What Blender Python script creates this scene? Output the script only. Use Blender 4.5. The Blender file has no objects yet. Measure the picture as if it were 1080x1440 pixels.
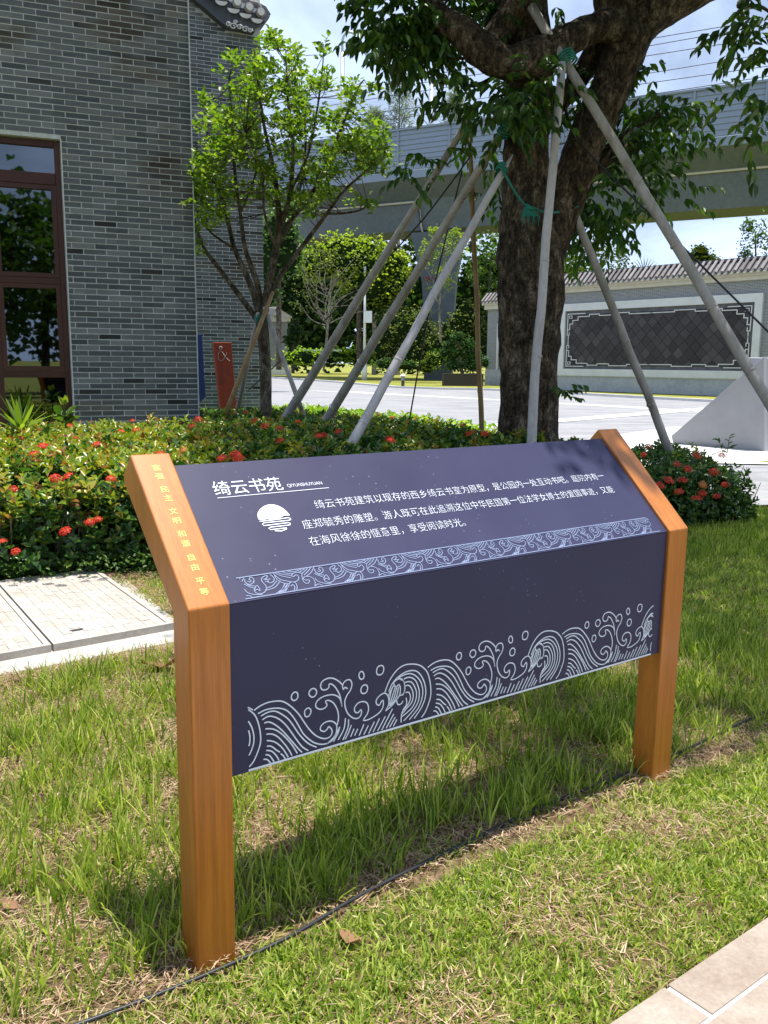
import bpy, bmesh, math, random
import numpy as np
from mathutils import Vector, Matrix, noise

random.seed(7)
RNG = np.random.default_rng(11)
SC = bpy.context.scene
R = math.radians

# ------------------------------------------------------------------ camera
CAM_H, CAM_P, CAM_R, CAM_F = 1.5, 0.1677, 0.0089, 1238.2      # height, pitch down, roll, focal length in px of 1440
cam_data = bpy.data.cameras.new("camera")
cam = bpy.data.objects.new("camera", cam_data)
SC.collection.objects.link(cam)
cam.location = (0, 0, CAM_H)
cam_data.sensor_fit = 'VERTICAL'
cam_data.sensor_height = 36.0
cam_data.sensor_width = 27.0
cam_data.lens = CAM_F / 1440 * 36.0
cam_data.clip_start = 0.05
cam_data.clip_end = 3000
cam.rotation_euler = (Matrix.Rotation(math.pi / 2 - CAM_P, 3, 'X') @ Matrix.Rotation(CAM_R, 3, 'Z')).to_euler()
SC.camera = cam

# ------------------------------------------------------------------ light
SUN_EL, SUN_AZ = R(83.3), R(84.0)                            # azimuth clockwise from +Y
SUN_DIR = Vector((math.sin(SUN_AZ) * math.cos(SUN_EL), math.cos(SUN_AZ) * math.cos(SUN_EL), math.sin(SUN_EL)))
world = bpy.data.worlds.new("World")
SC.world = world
world.use_nodes = True
wn, wl = world.node_tree.nodes, world.node_tree.links
wn.clear()
wout = wn.new('ShaderNodeOutputWorld')
wbg = wn.new('ShaderNodeBackground')
sky = wn.new('ShaderNodeTexSky')
sky.sky_type = 'NISHITA'
sky.sun_disc = False
sky.sun_elevation = SUN_EL
sky.sun_rotation = SUN_AZ
sky.air_density = 1.0
sky.dust_density = 1.2
sky.ozone_density = 1.4
wbg.inputs['Strength'].default_value = 0.052
tc = wn.new('ShaderNodeTexCoord')
sep = wn.new('ShaderNodeSeparateXYZ')
wl.new(tc.outputs['Generated'], sep.inputs[0])
def wmath(op, a, b=None, clamp=False):
    n = wn.new('ShaderNodeMath'); n.operation = op; n.use_clamp = clamp
    for i, v in enumerate((a, b)):
        if v is None: continue
        if isinstance(v, (int, float)): n.inputs[i].default_value = v
        else: wl.new(v, n.inputs[i])
    return n.outputs[0]
zc = wmath('ADD', wmath('MAXIMUM', sep.outputs['Z'], 0.0), 0.22)
comb = wn.new('ShaderNodeCombineXYZ')
wl.new(wmath('DIVIDE', sep.outputs['X'], zc), comb.inputs[0])
wl.new(wmath('DIVIDE', sep.outputs['Y'], zc), comb.inputs[1])
cn = wn.new('ShaderNodeTexNoise')
cn.inputs['Scale'].default_value = 1.15
cn.inputs['Detail'].default_value = 9
cn.inputs['Roughness'].default_value = 0.6
cn.inputs['Distortion'].default_value = 0.5
wl.new(comb.outputs[0], cn.inputs['Vector'])
cr = wn.new('ShaderNodeValToRGB')
cr.color_ramp.elements[0].position = 0.40
cr.color_ramp.elements[0].color = (0.34, 0.34, 0.34, 1)
cr.color_ramp.elements[1].position = 0.66
cr.color_ramp.elements[1].color = (1, 1, 1, 1)
wl.new(cn.outputs['Fac'], cr.inputs[0])
hz = wmath('SUBTRACT', 1.0, wmath('MULTIPLY', wmath('MAXIMUM', sep.outputs['Z'], 0.0), 3.9), True)
fac = wmath('MAXIMUM', cr.outputs['Color'], wmath('MULTIPLY', hz, 1.0), True)
mixw = wn.new('ShaderNodeMixRGB')
mixw.inputs[2].default_value = (11.6, 14.2, 19.5, 1)
wl.new(fac, mixw.inputs[0])
wl.new(sky.outputs[0], mixw.inputs[1])
wl.new(mixw.outputs[0], wbg.inputs['Color'])
wl.new(wbg.outputs[0], wout.inputs['Surface'])

sun_data = bpy.data.lights.new("sun", 'SUN')
sun_data.energy = 5.0
sun_data.angle = R(0.55)
sun_data.color = (1.0, 0.955, 0.88)
sun = bpy.data.objects.new("sun", sun_data)
SC.collection.objects.link(sun)
sun.rotation_euler = SUN_DIR.to_track_quat('Z', 'Y').to_euler()
sun.location = (0, 0, 30)

SC.view_settings.view_transform = 'Standard'
SC.view_settings.look = 'None'
SC.view_settings.exposure = 0.78
SC.view_settings.gamma = 1.0
SC.view_settings.use_curve_mapping = False
SC.cycles.max_bounces = 8
SC.cycles.transparent_max_bounces = 8

# ------------------------------------------------------------------ survey helpers (a pixel of the 1080x1440 photograph -> a point)
def ray(u, v):
    a, b = u - 540, v - 720
    c, s = math.cos(-CAM_R), math.sin(-CAM_R)
    a, b = a * c - b * s, a * s + b * c
    up = -b
    return Vector((a, CAM_F * math.cos(CAM_P) + up * math.sin(CAM_P), -CAM_F * math.sin(CAM_P) + up * math.cos(CAM_P)))
def at(u, v, Y):
    d = ray(u, v); return Vector((0, 0, CAM_H)) + d * (Y / d.y)
def on_ground(u, v, z=0.0):
    d = ray(u, v); return Vector((0, 0, CAM_H)) + d * ((z - CAM_H) / d.z)
def on_plane(u, v, p0, n):
    d = ray(u, v); o = Vector((0, 0, CAM_H))
    return o + d * ((Vector(p0) - o).dot(n) / d.dot(n))
def project(P):
    P = np.asarray(P, float)
    x, y, z = P[..., 0], P[..., 1], P[..., 2] - CAM_H
    fw = y * math.cos(CAM_P) - z * math.sin(CAM_P); up = y * math.sin(CAM_P) + z * math.cos(CAM_P)
    fw = np.where(fw > 0.05, fw, 1e-3)
    u = CAM_F * x / fw; v = -CAM_F * up / fw
    return 540 + u * math.cos(CAM_R) - v * math.sin(CAM_R), 720 + u * math.sin(CAM_R) + v * math.cos(CAM_R)

# ------------------------------------------------------------------ materials
def mat_new(name):
    m = bpy.data.materials.new(name); m.use_nodes = True
    nt = m.node_tree; nt.nodes.clear()
    return m, nt.nodes, nt.links
def nd(N, t, **kw):
    n = N.new(t)
    for k, v in kw.items():
        if k in n.inputs: n.inputs[k].default_value = v
        else: setattr(n, k, v)
    return n
def ramp(N, L, src, stops):
    r = N.new('ShaderNodeValToRGB'); e = r.color_ramp.elements
    while len(e) < len(stops): e.new(0.5)
    for i, (p, c) in enumerate(stops):
        e[i].position = p; e[i].color = (*c, 1) if len(c) == 3 else c
    L.new(src, r.inputs[0]); return r.outputs[0]
def mix(N, L, f, a, b, mode='MIX'):
    m = N.new('ShaderNodeMixRGB'); m.blend_type = mode
    for i, v in enumerate((f, a, b)):
        if isinstance(v, (int, float)): m.inputs[i].default_value = v
        elif isinstance(v, tuple): m.inputs[i].default_value = (*v, 1)
        else: L.new(v, m.inputs[i])
    return m.outputs[0]
def rnd(N, L):
    g = N.new('ShaderNodeNewGeometry'); o = N.new('ShaderNodeObjectInfo')
    m = N.new('ShaderNodeMath'); m.operation = 'MULTIPLY_ADD'; m.inputs[1].default_value = 7.31
    L.new(o.outputs['Random'], m.inputs[0]); L.new(g.outputs['Random Per Island'], m.inputs[2])
    f = N.new('ShaderNodeMath'); f.operation = 'FRACT'; L.new(m.outputs[0], f.inputs[0])
    return f.outputs[0]
def noise_tex(N, L, scale, detail=5, rough=0.6, coord='Object', sx=(1, 1, 1), dist=0.0):
    t = N.new('ShaderNodeTexCoord') if coord != 'World' else N.new('ShaderNodeNewGeometry')
    mp = N.new('ShaderNodeMapping'); mp.inputs['Scale'].default_value = sx
    L.new(t.outputs['Position' if coord == 'World' else coord], mp.inputs[0])
    n = N.new('ShaderNodeTexNoise')
    n.inputs['Scale'].default_value = scale; n.inputs['Detail'].default_value = detail; n.inputs['Roughness'].default_value = rough
    n.inputs['Distortion'].default_value = dist
    L.new(mp.outputs[0], n.inputs['Vector']); return n.outputs['Fac']
def bump(N, L, h, strength=0.3, dist=0.01):
    b = N.new('ShaderNodeBump'); b.inputs['Strength'].default_value = strength; b.inputs['Distance'].default_value = dist
    L.new(h, b.inputs['Height']); return b.outputs[0]
def finish(m, N, L, color, rough=0.6, normal=None, metallic=0.0, spec=0.5, coat=0.0):
    p = N.new('ShaderNodeBsdfPrincipled'); o = N.new('ShaderNodeOutputMaterial')
    for k, v in (('Base Color', color), ('Roughness', rough)):
        if isinstance(v, tuple): p.inputs[k].default_value = (*v, 1)
        elif isinstance(v, (int, float)): p.inputs[k].default_value = v
        else: L.new(v, p.inputs[k])
    p.inputs['Metallic'].default_value = metallic
    p.inputs['Specular IOR Level'].default_value = spec
    p.inputs['Coat Weight'].default_value = coat
    p.inputs['Coat Roughness'].default_value = 0.12
    if normal: L.new(normal, p.inputs['Normal'])
    L.new(p.outputs[0], o.inputs[0]); return m
def mottled(name, stops, scale=8, rough=0.7, bs=0.25, bd=0.01, coord='World', sx=(1, 1, 1), detail=6, spec=0.3, fine=0, coat=0.0, dist=0.0):
    m, N, L = mat_new(name)
    n = noise_tex(N, L, scale, detail, 0.62, coord, sx, dist)
    c = ramp(N, L, n, stops)
    if fine:
        n2 = noise_tex(N, L, fine, 4, 0.7, coord, sx)
        c = mix(N, L, 0.35, c, ramp(N, L, n2, [(0.3, (0.3, 0.3, 0.3)), (0.7, (1, 1, 1))]), 'MULTIPLY')
        n = n2
    return finish(m, N, L, c, rough, bump(N, L, n, bs, bd), spec=spec, coat=coat)
def leaf_mat(name, stops, rough=0.42, trans=0.35, spec=0.45, tcol=None):
    m, N, L = mat_new(name)
    r = rnd(N, L)
    c = ramp(N, L, r, stops)
    v = noise_tex(N, L, 60, 3, 0.6, 'World')
    c = mix(N, L, 0.3, c, ramp(N, L, v, [(0.3, (0.55, 0.55, 0.55)), (0.7, (1, 1, 1))]), 'MULTIPLY')
    p = nd(N, 'ShaderNodeBsdfPrincipled', Roughness=rough)
    p.inputs['Specular IOR Level'].default_value = spec
    L.new(c, p.inputs['Base Color'])
    t = N.new('ShaderNodeBsdfTranslucent')
    L.new(mix(N, L, 1.0, c, tcol or (1.6, 1.9, 0.6), 'MULTIPLY'), t.inputs[0])
    ms = N.new('ShaderNodeMixShader'); ms.inputs[0].default_value = trans
    L.new(p.outputs[0], ms.inputs[1]); L.new(t.outputs[0], ms.inputs[2])
    o = N.new('ShaderNodeOutputMaterial'); L.new(ms.outputs[0], o.inputs[0])
    return m
def plain(name, col, rough=0.6, spec=0.4, metallic=0.0, coat=0.0):
    m, N, L = mat_new(name)
    n = noise_tex(N, L, 14, 5, 0.6, 'World')
    c = mix(N, L, 0.25, col, ramp(N, L, n, [(0.3, (0.6, 0.6, 0.6)), (0.7, (1.1, 1.1, 1.1))]), 'MULTIPLY')
    return finish(m, N, L, c, rough, None, metallic, spec, coat)

def brick_mat():
    m, N, L = mat_new("grey_brick")
    r = rnd(N, L)
    c = ramp(N, L, r, [(0.0, (0.066, 0.075, 0.080)), (0.35, (0.088, 0.097, 0.101)), (0.7, (0.112, 0.121, 0.124)), (0.93, (0.160, 0.168, 0.168)), (0.975, (0.028, 0.029, 0.028))])
    big = noise_tex(N, L, 0.9, 3, 0.5, 'World', (1, 1, 2.2))
    f = ramp(N, L, big, [(0.56, (0, 0, 0)), (0.66, (1, 1, 1))])
    br = ramp(N, L, r, [(0.0, (0.035, 0.029, 0.024)), (0.45, (0.07, 0.062, 0.052)), (1.0, (0.12, 0.115, 0.10))])
    c = mix(N, L, f, c, br)
    fine = noise_tex(N, L, 55, 5, 0.7, 'World', (1, 1, 1.6))
    c = mix(N, L, 0.55, c, ramp(N, L, fine, [(0.25, (0.55, 0.55, 0.55)), (0.75, (1.35, 1.35, 1.35))]), 'MULTIPLY')
    return finish(m, N, L, c, 0.85, bump(N, L, fine, 0.35, 0.004), spec=0.25)
def wood_mat():
    m, N, L = mat_new("orange_wood_grain")
    g = N.new('ShaderNodeNewGeometry')
    th = 0.6274; vs = ((math.cos(th), math.sin(th), 0), (-math.sin(th), math.cos(th), 0), (0, 0, 1))
    cb = N.new('ShaderNodeCombineXYZ')
    for i, (v, k) in enumerate(zip(vs, (1.0, 0.16, 0.03))):
        d = N.new('ShaderNodeVectorMath'); d.operation = 'DOT_PRODUCT'; L.new(g.outputs['Position'], d.inputs[0]); d.inputs[1].default_value = tuple(q * k for q in v)
        L.new(d.outputs['Value'], cb.inputs[i])
    def nt(scale, det):
        n = N.new('ShaderNodeTexNoise'); n.inputs['Scale'].default_value = scale; n.inputs['Detail'].default_value = det; n.inputs['Roughness'].default_value = 0.6
        L.new(cb.outputs[0], n.inputs['Vector']); return n.outputs['Fac']
    g1, g2 = nt(55, 5), nt(330, 3)
    c = ramp(N, L, g1, [(0.25, (0.31, 0.102, 0.014)), (0.5, (0.41, 0.140, 0.019)), (0.75, (0.50, 0.176, 0.025))])
    c = mix(N, L, 0.5, c, ramp(N, L, g2, [(0.35, (0.72, 0.66, 0.6)), (0.65, (1.08, 1.08, 1.08))]), 'MULTIPLY')
    return finish(m, N, L, c, 0.36, bump(N, L, g2, 0.04, 0.001), spec=0.5, coat=0.10)
def panel_mat():
    m, N, L = mat_new("navy_violet_panel")
    n = noise_tex(N, L, 3, 4, 0.5, 'World')
    c = ramp(N, L, n, [(0.3, (0.031, 0.031, 0.070)), (0.7, (0.037, 0.037, 0.082))])
    v = N.new('ShaderNodeTexVoronoi'); v.inputs['Scale'].default_value = 42
    g = N.new('ShaderNodeNewGeometry'); L.new(g.outputs['Position'], v.inputs['Vector'])
    patch = noise_tex(N, L, 5, 2, 0.5, 'World')
    sp = ramp(N, L, v.outputs['Distance'], [(0.05, (1, 1, 1)), (0.11, (0, 0, 0))])
    pm = ramp(N, L, patch, [(0.50, (0, 0, 0)), (0.62, (0.75, 0.75, 0.75))])
    c = mix(N, L, mix(N, L, 1.0, sp, pm, 'MULTIPLY'), c, (0.24, 0.25, 0.33))
    rr = ramp(N, L, noise_tex(N, L, 6, 5, 0.6, 'World'), [(0.3, (0.42,) * 3), (0.7, (0.49,) * 3)])
    return finish(m, N, L, c, rr, None, spec=0.22)
def bark_mat(name, dark, mid, pale, scale=6.0, bs=1.0, crack=0.0):
    m, N, L = mat_new(name)
    n1 = noise_tex(N, L, scale, 5, 0.6, 'World', (1, 1, 0.6), 0.5)
    n2 = noise_tex(N, L, scale * 3.5, 8, 0.8, 'World', (1, 1, 0.45))
    c = ramp(N, L, n1, [(0.38, dark), (0.52, mid), (0.66, pale)])
    c = mix(N, L, 0.8, c, ramp(N, L, n2, [(0.40, (0.12, 0.12, 0.12)), (0.60, (1.4, 1.4, 1.4))]), 'MULTIPLY')
    h = n2
    if crack:
        g = N.new('ShaderNodeNewGeometry'); mp = N.new('ShaderNodeMapping'); mp.inputs['Scale'].default_value = (1, 1, 0.38)
        w = noise_tex(N, L, 9, 3, 0.5, 'World'); ad = N.new('ShaderNodeVectorMath'); ad.operation = 'MULTIPLY_ADD'; ad.inputs[1].default_value = (0.3, 0.3, 0.3)
        cx = N.new('ShaderNodeCombineXYZ'); L.new(w, cx.inputs[0]); L.new(w, cx.inputs[2]); L.new(cx.outputs[0], ad.inputs[0]); L.new(g.outputs['Position'], ad.inputs[2])
        L.new(ad.outputs[0], mp.inputs[0])
        v = N.new('ShaderNodeTexVoronoi'); v.feature = 'DISTANCE_TO_EDGE'; v.inputs['Scale'].default_value = crack; L.new(mp.outputs[0], v.inputs['Vector'])
        e = ramp(N, L, v.outputs['Distance'], [(0.0, (0.12, 0.11, 0.10)), (0.16, (1, 1, 1))])
        c = mix(N, L, 0.42, c, e, 'MULTIPLY'); h = mix(N, L, 0.4, n2, e)
    return finish(m, N, L, c, 0.9, bump(N, L, h, bs, 0.03), spec=0.12)

M = {}
M['brick'] = brick_mat()
M['mortar'] = mottled("mortar", [(0.3, (0.40, 0.42, 0.41)), (0.7, (0.55, 0.57, 0.56))], 20, 0.9)
M['wood'] = wood_mat()
M['panel'] = panel_mat()
M['print'] = plain("pale_blue_print", (0.62, 0.69, 0.80), 0.5)
M['print_dim'] = plain("muted_blue_print", (0.21, 0.26, 0.40), 0.5)
M['print_white'] = plain("white_print", (0.66, 0.69, 0.77), 0.5)
M['print_yellow'] = plain("yellow_print", (0.80, 0.62, 0.16), 0.45)
M['bark'] = bark_mat("rugged_bark", (0.050, 0.038, 0.028), (0.105, 0.080, 0.056), (0.25, 0.20, 0.145), 9.0, 1.0, 24.0)
M['bark_smooth'] = bark_mat("smooth_grey_bark", (0.05, 0.04, 0.03), (0.11, 0.09, 0.065), (0.2, 0.17, 0.13), 9.0, 0.4)
M['bark_pale'] = bark_mat("pale_bark", (0.14, 0.12, 0.09), (0.26, 0.23, 0.18), (0.36, 0.33, 0.27), 4.0, 0.3)
M['pole'] = mottled("weathered_pole_wood", [(0.3, (0.24, 0.215, 0.19)), (0.5, (0.38, 0.355, 0.33)), (0.72, (0.48, 0.455, 0.43))], 7, 0.8, 0.4, 0.004, sx=(1, 1, 0.35), fine=60)
M['pole_white'] = mottled("bleached_pole_wood", [(0.3, (0.42, 0.395, 0.40)), (0.7, (0.58, 0.555, 0.56))], 6, 0.7, 0.3, 0.003, sx=(1, 1, 0.3), fine=60)
M['bamboo'] = mottled("tan_bamboo", [(0.3, (0.20, 0.12, 0.05)), (0.7, (0.36, 0.25, 0.12))], 5, 0.55, 0.2, 0.002)
M['rope'] = plain("green_rope_fibre", (0.012, 0.17, 0.12), 0.7)
M['black'] = plain("black_rubber", (0.018, 0.018, 0.022), 0.45)
M['concrete'] = mottled("pale_concrete", [(0.3, (0.36, 0.34, 0.30)), (0.55, (0.47, 0.45, 0.41)), (0.75, (0.55, 0.53, 0.49))], 6, 0.9, 0.35, 0.004, fine=70)
M['cover'] = mottled("cover_stone", [(0.3, (0.34, 0.305, 0.265)), (0.55, (0.44, 0.405, 0.36)), (0.75, (0.53, 0.50, 0.45))], 5, 0.85, 0.2, 0.002, fine=45)
M['slab'] = mottled("beige_paving_stone", [(0.3, (0.26, 0.205, 0.16)), (0.5, (0.33, 0.272, 0.222)), (0.72, (0.39, 0.335, 0.285))], 6, 0.85, 0.25, 0.003, fine=80)
M['slab_joint'] = mottled("light_joint", [(0.3, (0.6, 0.58, 0.54)), (0.7, (0.72, 0.7, 0.66))], 20, 0.9)
M['plaza'] = mottled("light_grey_plaza", [(0.3, (0.19, 0.19, 0.20)), (0.5, (0.265, 0.265, 0.275)), (0.7, (0.33, 0.325, 0.33))], 0.9, 0.8, 0.1, 0.003, sx=(0.6, 1.6, 1), fine=9)
M['stripe'] = mottled("pale_paving_band", [(0.3, (0.46, 0.45, 0.43)), (0.7, (0.56, 0.55, 0.53))], 3, 0.8, 0.05)
M['wedge'] = mottled("cast_concrete", [(0.3, (0.29, 0.29, 0.305)), (0.7, (0.34, 0.34, 0.355))], 1.6, 0.8, 0.05, 0.004)
M['deck'] = mottled("viaduct_concrete", [(0.3, (0.125, 0.148, 0.168)), (0.7, (0.155, 0.18, 0.20))], 0.35, 0.85, 0.1, fine=3)
M['barrier'] = plain("blue_grey_barrier", (0.20, 0.245, 0.32), 0.45)
M['cream'] = mottled("cream_cornice", [(0.3, (0.46, 0.43, 0.36)), (0.7, (0.55, 0.52, 0.45))], 2, 0.8)
M['white_stone'] = mottled("white_stone_frame", [(0.3, (0.50, 0.51, 0.51)), (0.7, (0.60, 0.61, 0.60))], 1.5, 0.7)
M['plinth'] = mottled("grey_plinth", [(0.3, (0.33, 0.355, 0.375)), (0.7, (0.42, 0.445, 0.46))], 1, 0.8, fine=6)
M['slate'] = None
m_, N_, L_ = mat_new("dark_slate_tile")
M['slate'] = finish(m_, N_, L_, mix(N_, L_, 0.3, ramp(N_, L_, rnd(N_, L_), [(0.0, (0.036, 0.032, 0.035)), (0.5, (0.046, 0.042, 0.045)), (0.85, (0.058, 0.053, 0.056)), (1.0, (0.074, 0.068, 0.070))]), ramp(N_, L_, noise_tex(N_, L_, 4, 4, 0.6, 'World'), [(0.3, (0.6,) * 3), (0.7, (1.2,) * 3)]), 'MULTIPLY'), 0.75, spec=0.2)
m_, N_, L_ = mat_new("grey_roof_tile")
M['roof'] = finish(m_, N_, L_, mix(N_, L_, 0.5, ramp(N_, L_, rnd(N_, L_), [(0.0, (0.16, 0.145, 0.14)), (1.0, (0.30, 0.275, 0.265))]), ramp(N_, L_, noise_tex(N_, L_, 6, 4, 0.6, 'World'), [(0.3, (0.6,) * 3), (0.7, (1.2,) * 3)]), 'MULTIPLY'), 0.8, spec=0.3)
M['roof_dark'] = mottled("dark_ridge", [(0.3, (0.075, 0.075, 0.085)), (0.7, (0.13, 0.13, 0.14))], 3, 0.8)
M['tile_pale'] = plain("pale_drip_tile", (0.55, 0.53, 0.49), 0.7)
M['verge'] = mottled("dark_verge_render", [(0.3, (0.045, 0.05, 0.058)), (0.7, (0.075, 0.08, 0.09))], 2, 0.8)
M['frame'] = mottled("red_brown_window_frame", [(0.3, (0.050, 0.019, 0.014)), (0.7, (0.072, 0.027, 0.019))], 4, 0.4, 0.05)
M['redsign'] = plain("red_sign_paint", (0.36, 0.062, 0.030), 0.5)
M['bluesign'] = plain("blue_sign_paint", (0.025, 0.055, 0.19), 0.5)
M['greysign'] = plain("grey_sign_print", (0.42, 0.44, 0.44), 0.6)
M['sign_dim'] = plain("faint_sign_print", (0.22, 0.12, 0.12), 0.6)
M['redtext'] = plain("red_stencil_paint", (0.28, 0.03, 0.05), 0.7)
M['metal'] = plain("galvanised_metal", (0.42, 0.45, 0.48), 0.4, metallic=0.3)
M['white'] = plain("white_paint", (0.75, 0.77, 0.8), 0.5)
M['darkmetal'] = plain("dark_metal", (0.05, 0.05, 0.055), 0.5)
M['soil'] = mottled("dark_soil", [(0.3, (0.045, 0.032, 0.02)), (0.7, (0.11, 0.08, 0.05))], 10, 0.95, 0.5, 0.01)
m_, N_, L_ = mat_new("window_glass")
M['glass'] = finish(m_, N_, L_, mix(N_, L_, ramp(N_, L_, noise_tex(N_, L_, 0.8, 2, 0.5, 'World'), [(0.4, (0,) * 3), (0.6, (1,) * 3)]), (0.10, 0.115, 0.13), (0.12, 0.135, 0.15)), 0.015, bump(N_, L_, noise_tex(N_, L_, 1.1, 1, 0.4, 'World'), 0.02, 0.02), metallic=1.0)
m_, N_, L_ = mat_new("lawn_soil_and_thatch")
n_ = noise_tex(N_, L_, 22, 8, 0.75, 'World', dist=1.0)
n2_ = noise_tex(N_, L_, 2.2, 4, 0.6, 'World')
c_ = ramp(N_, L_, n_, [(0.3, (0.05, 0.032, 0.02)), (0.46, (0.17, 0.105, 0.06)), (0.60, (0.34, 0.23, 0.145)), (0.8, (0.20, 0.16, 0.07))])
c_ = mix(N_, L_, ramp(N_, L_, n2_, [(0.4, (0,) * 3), (0.6, (0.35,) * 3)]), c_, (0.12, 0.13, 0.04))
M['lawn'] = finish(m_, N_, L_, c_, 0.95, bump(N_, L_, n_, 1.0, 0.03), spec=0.1)
m_, N_, L_ = mat_new("distant_grass")
n_ = noise_tex(N_, L_, 0.5, 8, 0.7, 'World')
c_ = ramp(N_, L_, n_, [(0.3, (0.10, 0.14, 0.025)), (0.5, (0.21, 0.22, 0.045)), (0.7, (0.32, 0.26, 0.08))])
M['far_grass'] = finish(m_, N_, L_, c_, 0.95, bump(N_, L_, noise_tex(N_, L_, 12, 6, 0.7, 'World'), 0.8, 0.05), spec=0.1)

M['leaf_tree'] = leaf_mat("glossy_dark_leaf", [(0.0, (0.018, 0.048, 0.010)), (0.5, (0.038, 0.098, 0.016)), (0.85, (0.075, 0.155, 0.022)), (1.0, (0.12, 0.21, 0.028))], 0.38, 0.30)
M['leaf_lime'] = leaf_mat("lime_leaf", [(0.0, (0.06, 0.115, 0.014)), (0.5, (0.125, 0.20, 0.022)), (1.0, (0.24, 0.30, 0.045))], 0.4, 0.42)
M['leaf_hedge'] = leaf_mat("hedge_leaf", [(0.0, (0.025, 0.070, 0.018)), (0.5, (0.050, 0.125, 0.026)), (0.85, (0.10, 0.18, 0.032)), (1.0, (0.17, 0.22, 0.035))], 0.34, 0.25, 0.6)
M['leaf_young'] = leaf_mat("young_hedge_leaf", [(0.0, (0.13, 0.23, 0.02)), (0.55, (0.27, 0.34, 0.03)), (0.8, (0.40, 0.36, 0.05)), (0.93, (0.34, 0.15, 0.04)), (1.0, (0.15, 0.05, 0.02))], 0.36, 0.35, 0.6, (1.4, 1.4, 0.7))
M['leaf_cover'] = leaf_mat("bright_groundcover_leaf", [(0.0, (0.10, 0.20, 0.015)), (0.6, (0.24, 0.36, 0.03)), (1.0, (0.38, 0.44, 0.05))], 0.5, 0.4)
M['leaf_mid'] = leaf_mat("mid_green_leaf", [(0.0, (0.03, 0.075, 0.015)), (0.6, (0.065, 0.13, 0.022)), (1.0, (0.12, 0.19, 0.035))], 0.5, 0.3)
M['leaf_olive'] = leaf_mat("olive_grey_leaf", [(0.0, (0.06, 0.085, 0.025)), (0.6, (0.12, 0.15, 0.045)), (1.0, (0.22, 0.24, 0.08))], 0.55, 0.3)
M['leaf_yellow'] = leaf_mat("yellow_green_leaf", [(0.0, (0.12, 0.18, 0.02)), (0.6, (0.24, 0.31, 0.035)), (1.0, (0.38, 0.40, 0.06))], 0.5, 0.4)
M['leaf_dark'] = leaf_mat("deep_green_leaf", [(0.0, (0.018, 0.046, 0.013)), (0.6, (0.034, 0.078, 0.018)), (1.0, (0.065, 0.12, 0.025))], 0.55, 0.2)
M['leaf_pine'] = leaf_mat("deep_pine_leaf", [(0.0, (0.02, 0.07, 0.014)), (0.6, (0.04, 0.12, 0.02)), (1.0, (0.08, 0.18, 0.03))], 0.55, 0.2)
M['leaf_grey'] = leaf_mat("grey_casuarina_needle", [(0.0, (0.14, 0.17, 0.17)), (1.0, (0.22, 0.25, 0.24))], 0.7, 0.3)
M['flower'] = leaf_mat("scarlet_petal", [(0.0, (0.42, 0.018, 0.010)), (0.6, (0.60, 0.036, 0.014)), (1.0, (0.75, 0.09, 0.025))], 0.5, 0.25, 0.3, (1.3, 0.6, 0.5))
M['flower_orange'] = leaf_mat("faded_orange_petal", [(0.0, (0.6, 0.16, 0.04)), (1.0, (0.7, 0.3, 0.08))], 0.5, 0.25, 0.3, (1.3, 0.9, 0.5))
M['grass'] = leaf_mat("grass_blade", [(0.0, (0.085, 0.145, 0.016)), (0.35, (0.20, 0.285, 0.034)), (0.7, (0.36, 0.42, 0.07)), (0.92, (0.50, 0.52, 0.13)), (1.0, (0.50, 0.42, 0.18))], 0.5, 0.35, 0.35)
M['straw'] = leaf_mat("dry_straw", [(0.0, (0.16, 0.085, 0.045)), (0.5, (0.36, 0.235, 0.14)), (1.0, (0.58, 0.44, 0.30))], 0.7, 0.15, 0.2, (1, 0.9, 0.7))
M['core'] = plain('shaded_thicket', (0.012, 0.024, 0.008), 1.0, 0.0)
M['dead_leaf'] = leaf_mat("dead_leaf", [(0.0, (0.16, 0.075, 0.04)), (1.0, (0.27, 0.15, 0.085))], 0.7, 0.15, 0.2, (1, 0.8, 0.6))

# ------------------------------------------------------------------ objects
def tag(o, label=None, cat=None, group=None, kind=None):
    for k, v in (('label', label), ('category', cat), ('group', group), ('kind', kind)):
        if v: o[k] = v
    return o
def thing(name, loc, label, cat, group=None):
    o = bpy.data.objects.new(name, None); SC.collection.objects.link(o)
    o.location = loc; o.empty_display_size = 0.1
    return tag(o, label, cat, group)
def link(name, mesh, mat=None, parent=None, mw=None, kind=None):
    o = bpy.data.objects.new(name, mesh); SC.collection.objects.link(o)
    if mat is not None and len(mesh.materials) == 0: mesh.materials.append(mat)
    if parent is not None:
        o.parent = parent
        if parent.type == 'EMPTY': o.matrix_parent_inverse = Matrix.Translation(-Vector(parent.location))
    if mw is not None: o.matrix_basis = mw
    if kind: o['kind'] = kind
    return o
def np_mesh(name, V, F):
    """V (n,3), F (m,k) arrays with one face size"""
    V = np.asarray(V, np.float32); F = np.asarray(F, np.int32)
    me = bpy.data.meshes.new(name)
    me.vertices.add(len(V)); me.vertices.foreach_set('co', V.ravel())
    k = F.shape[1]
    me.loops.add(F.size); me.loops.foreach_set('vertex_index', F.ravel())
    me.polygons.add(len(F)); me.polygons.foreach_set('loop_start', np.arange(0, F.size, k, dtype=np.int32))
    me.update(calc_edges=True)
    return me
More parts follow.
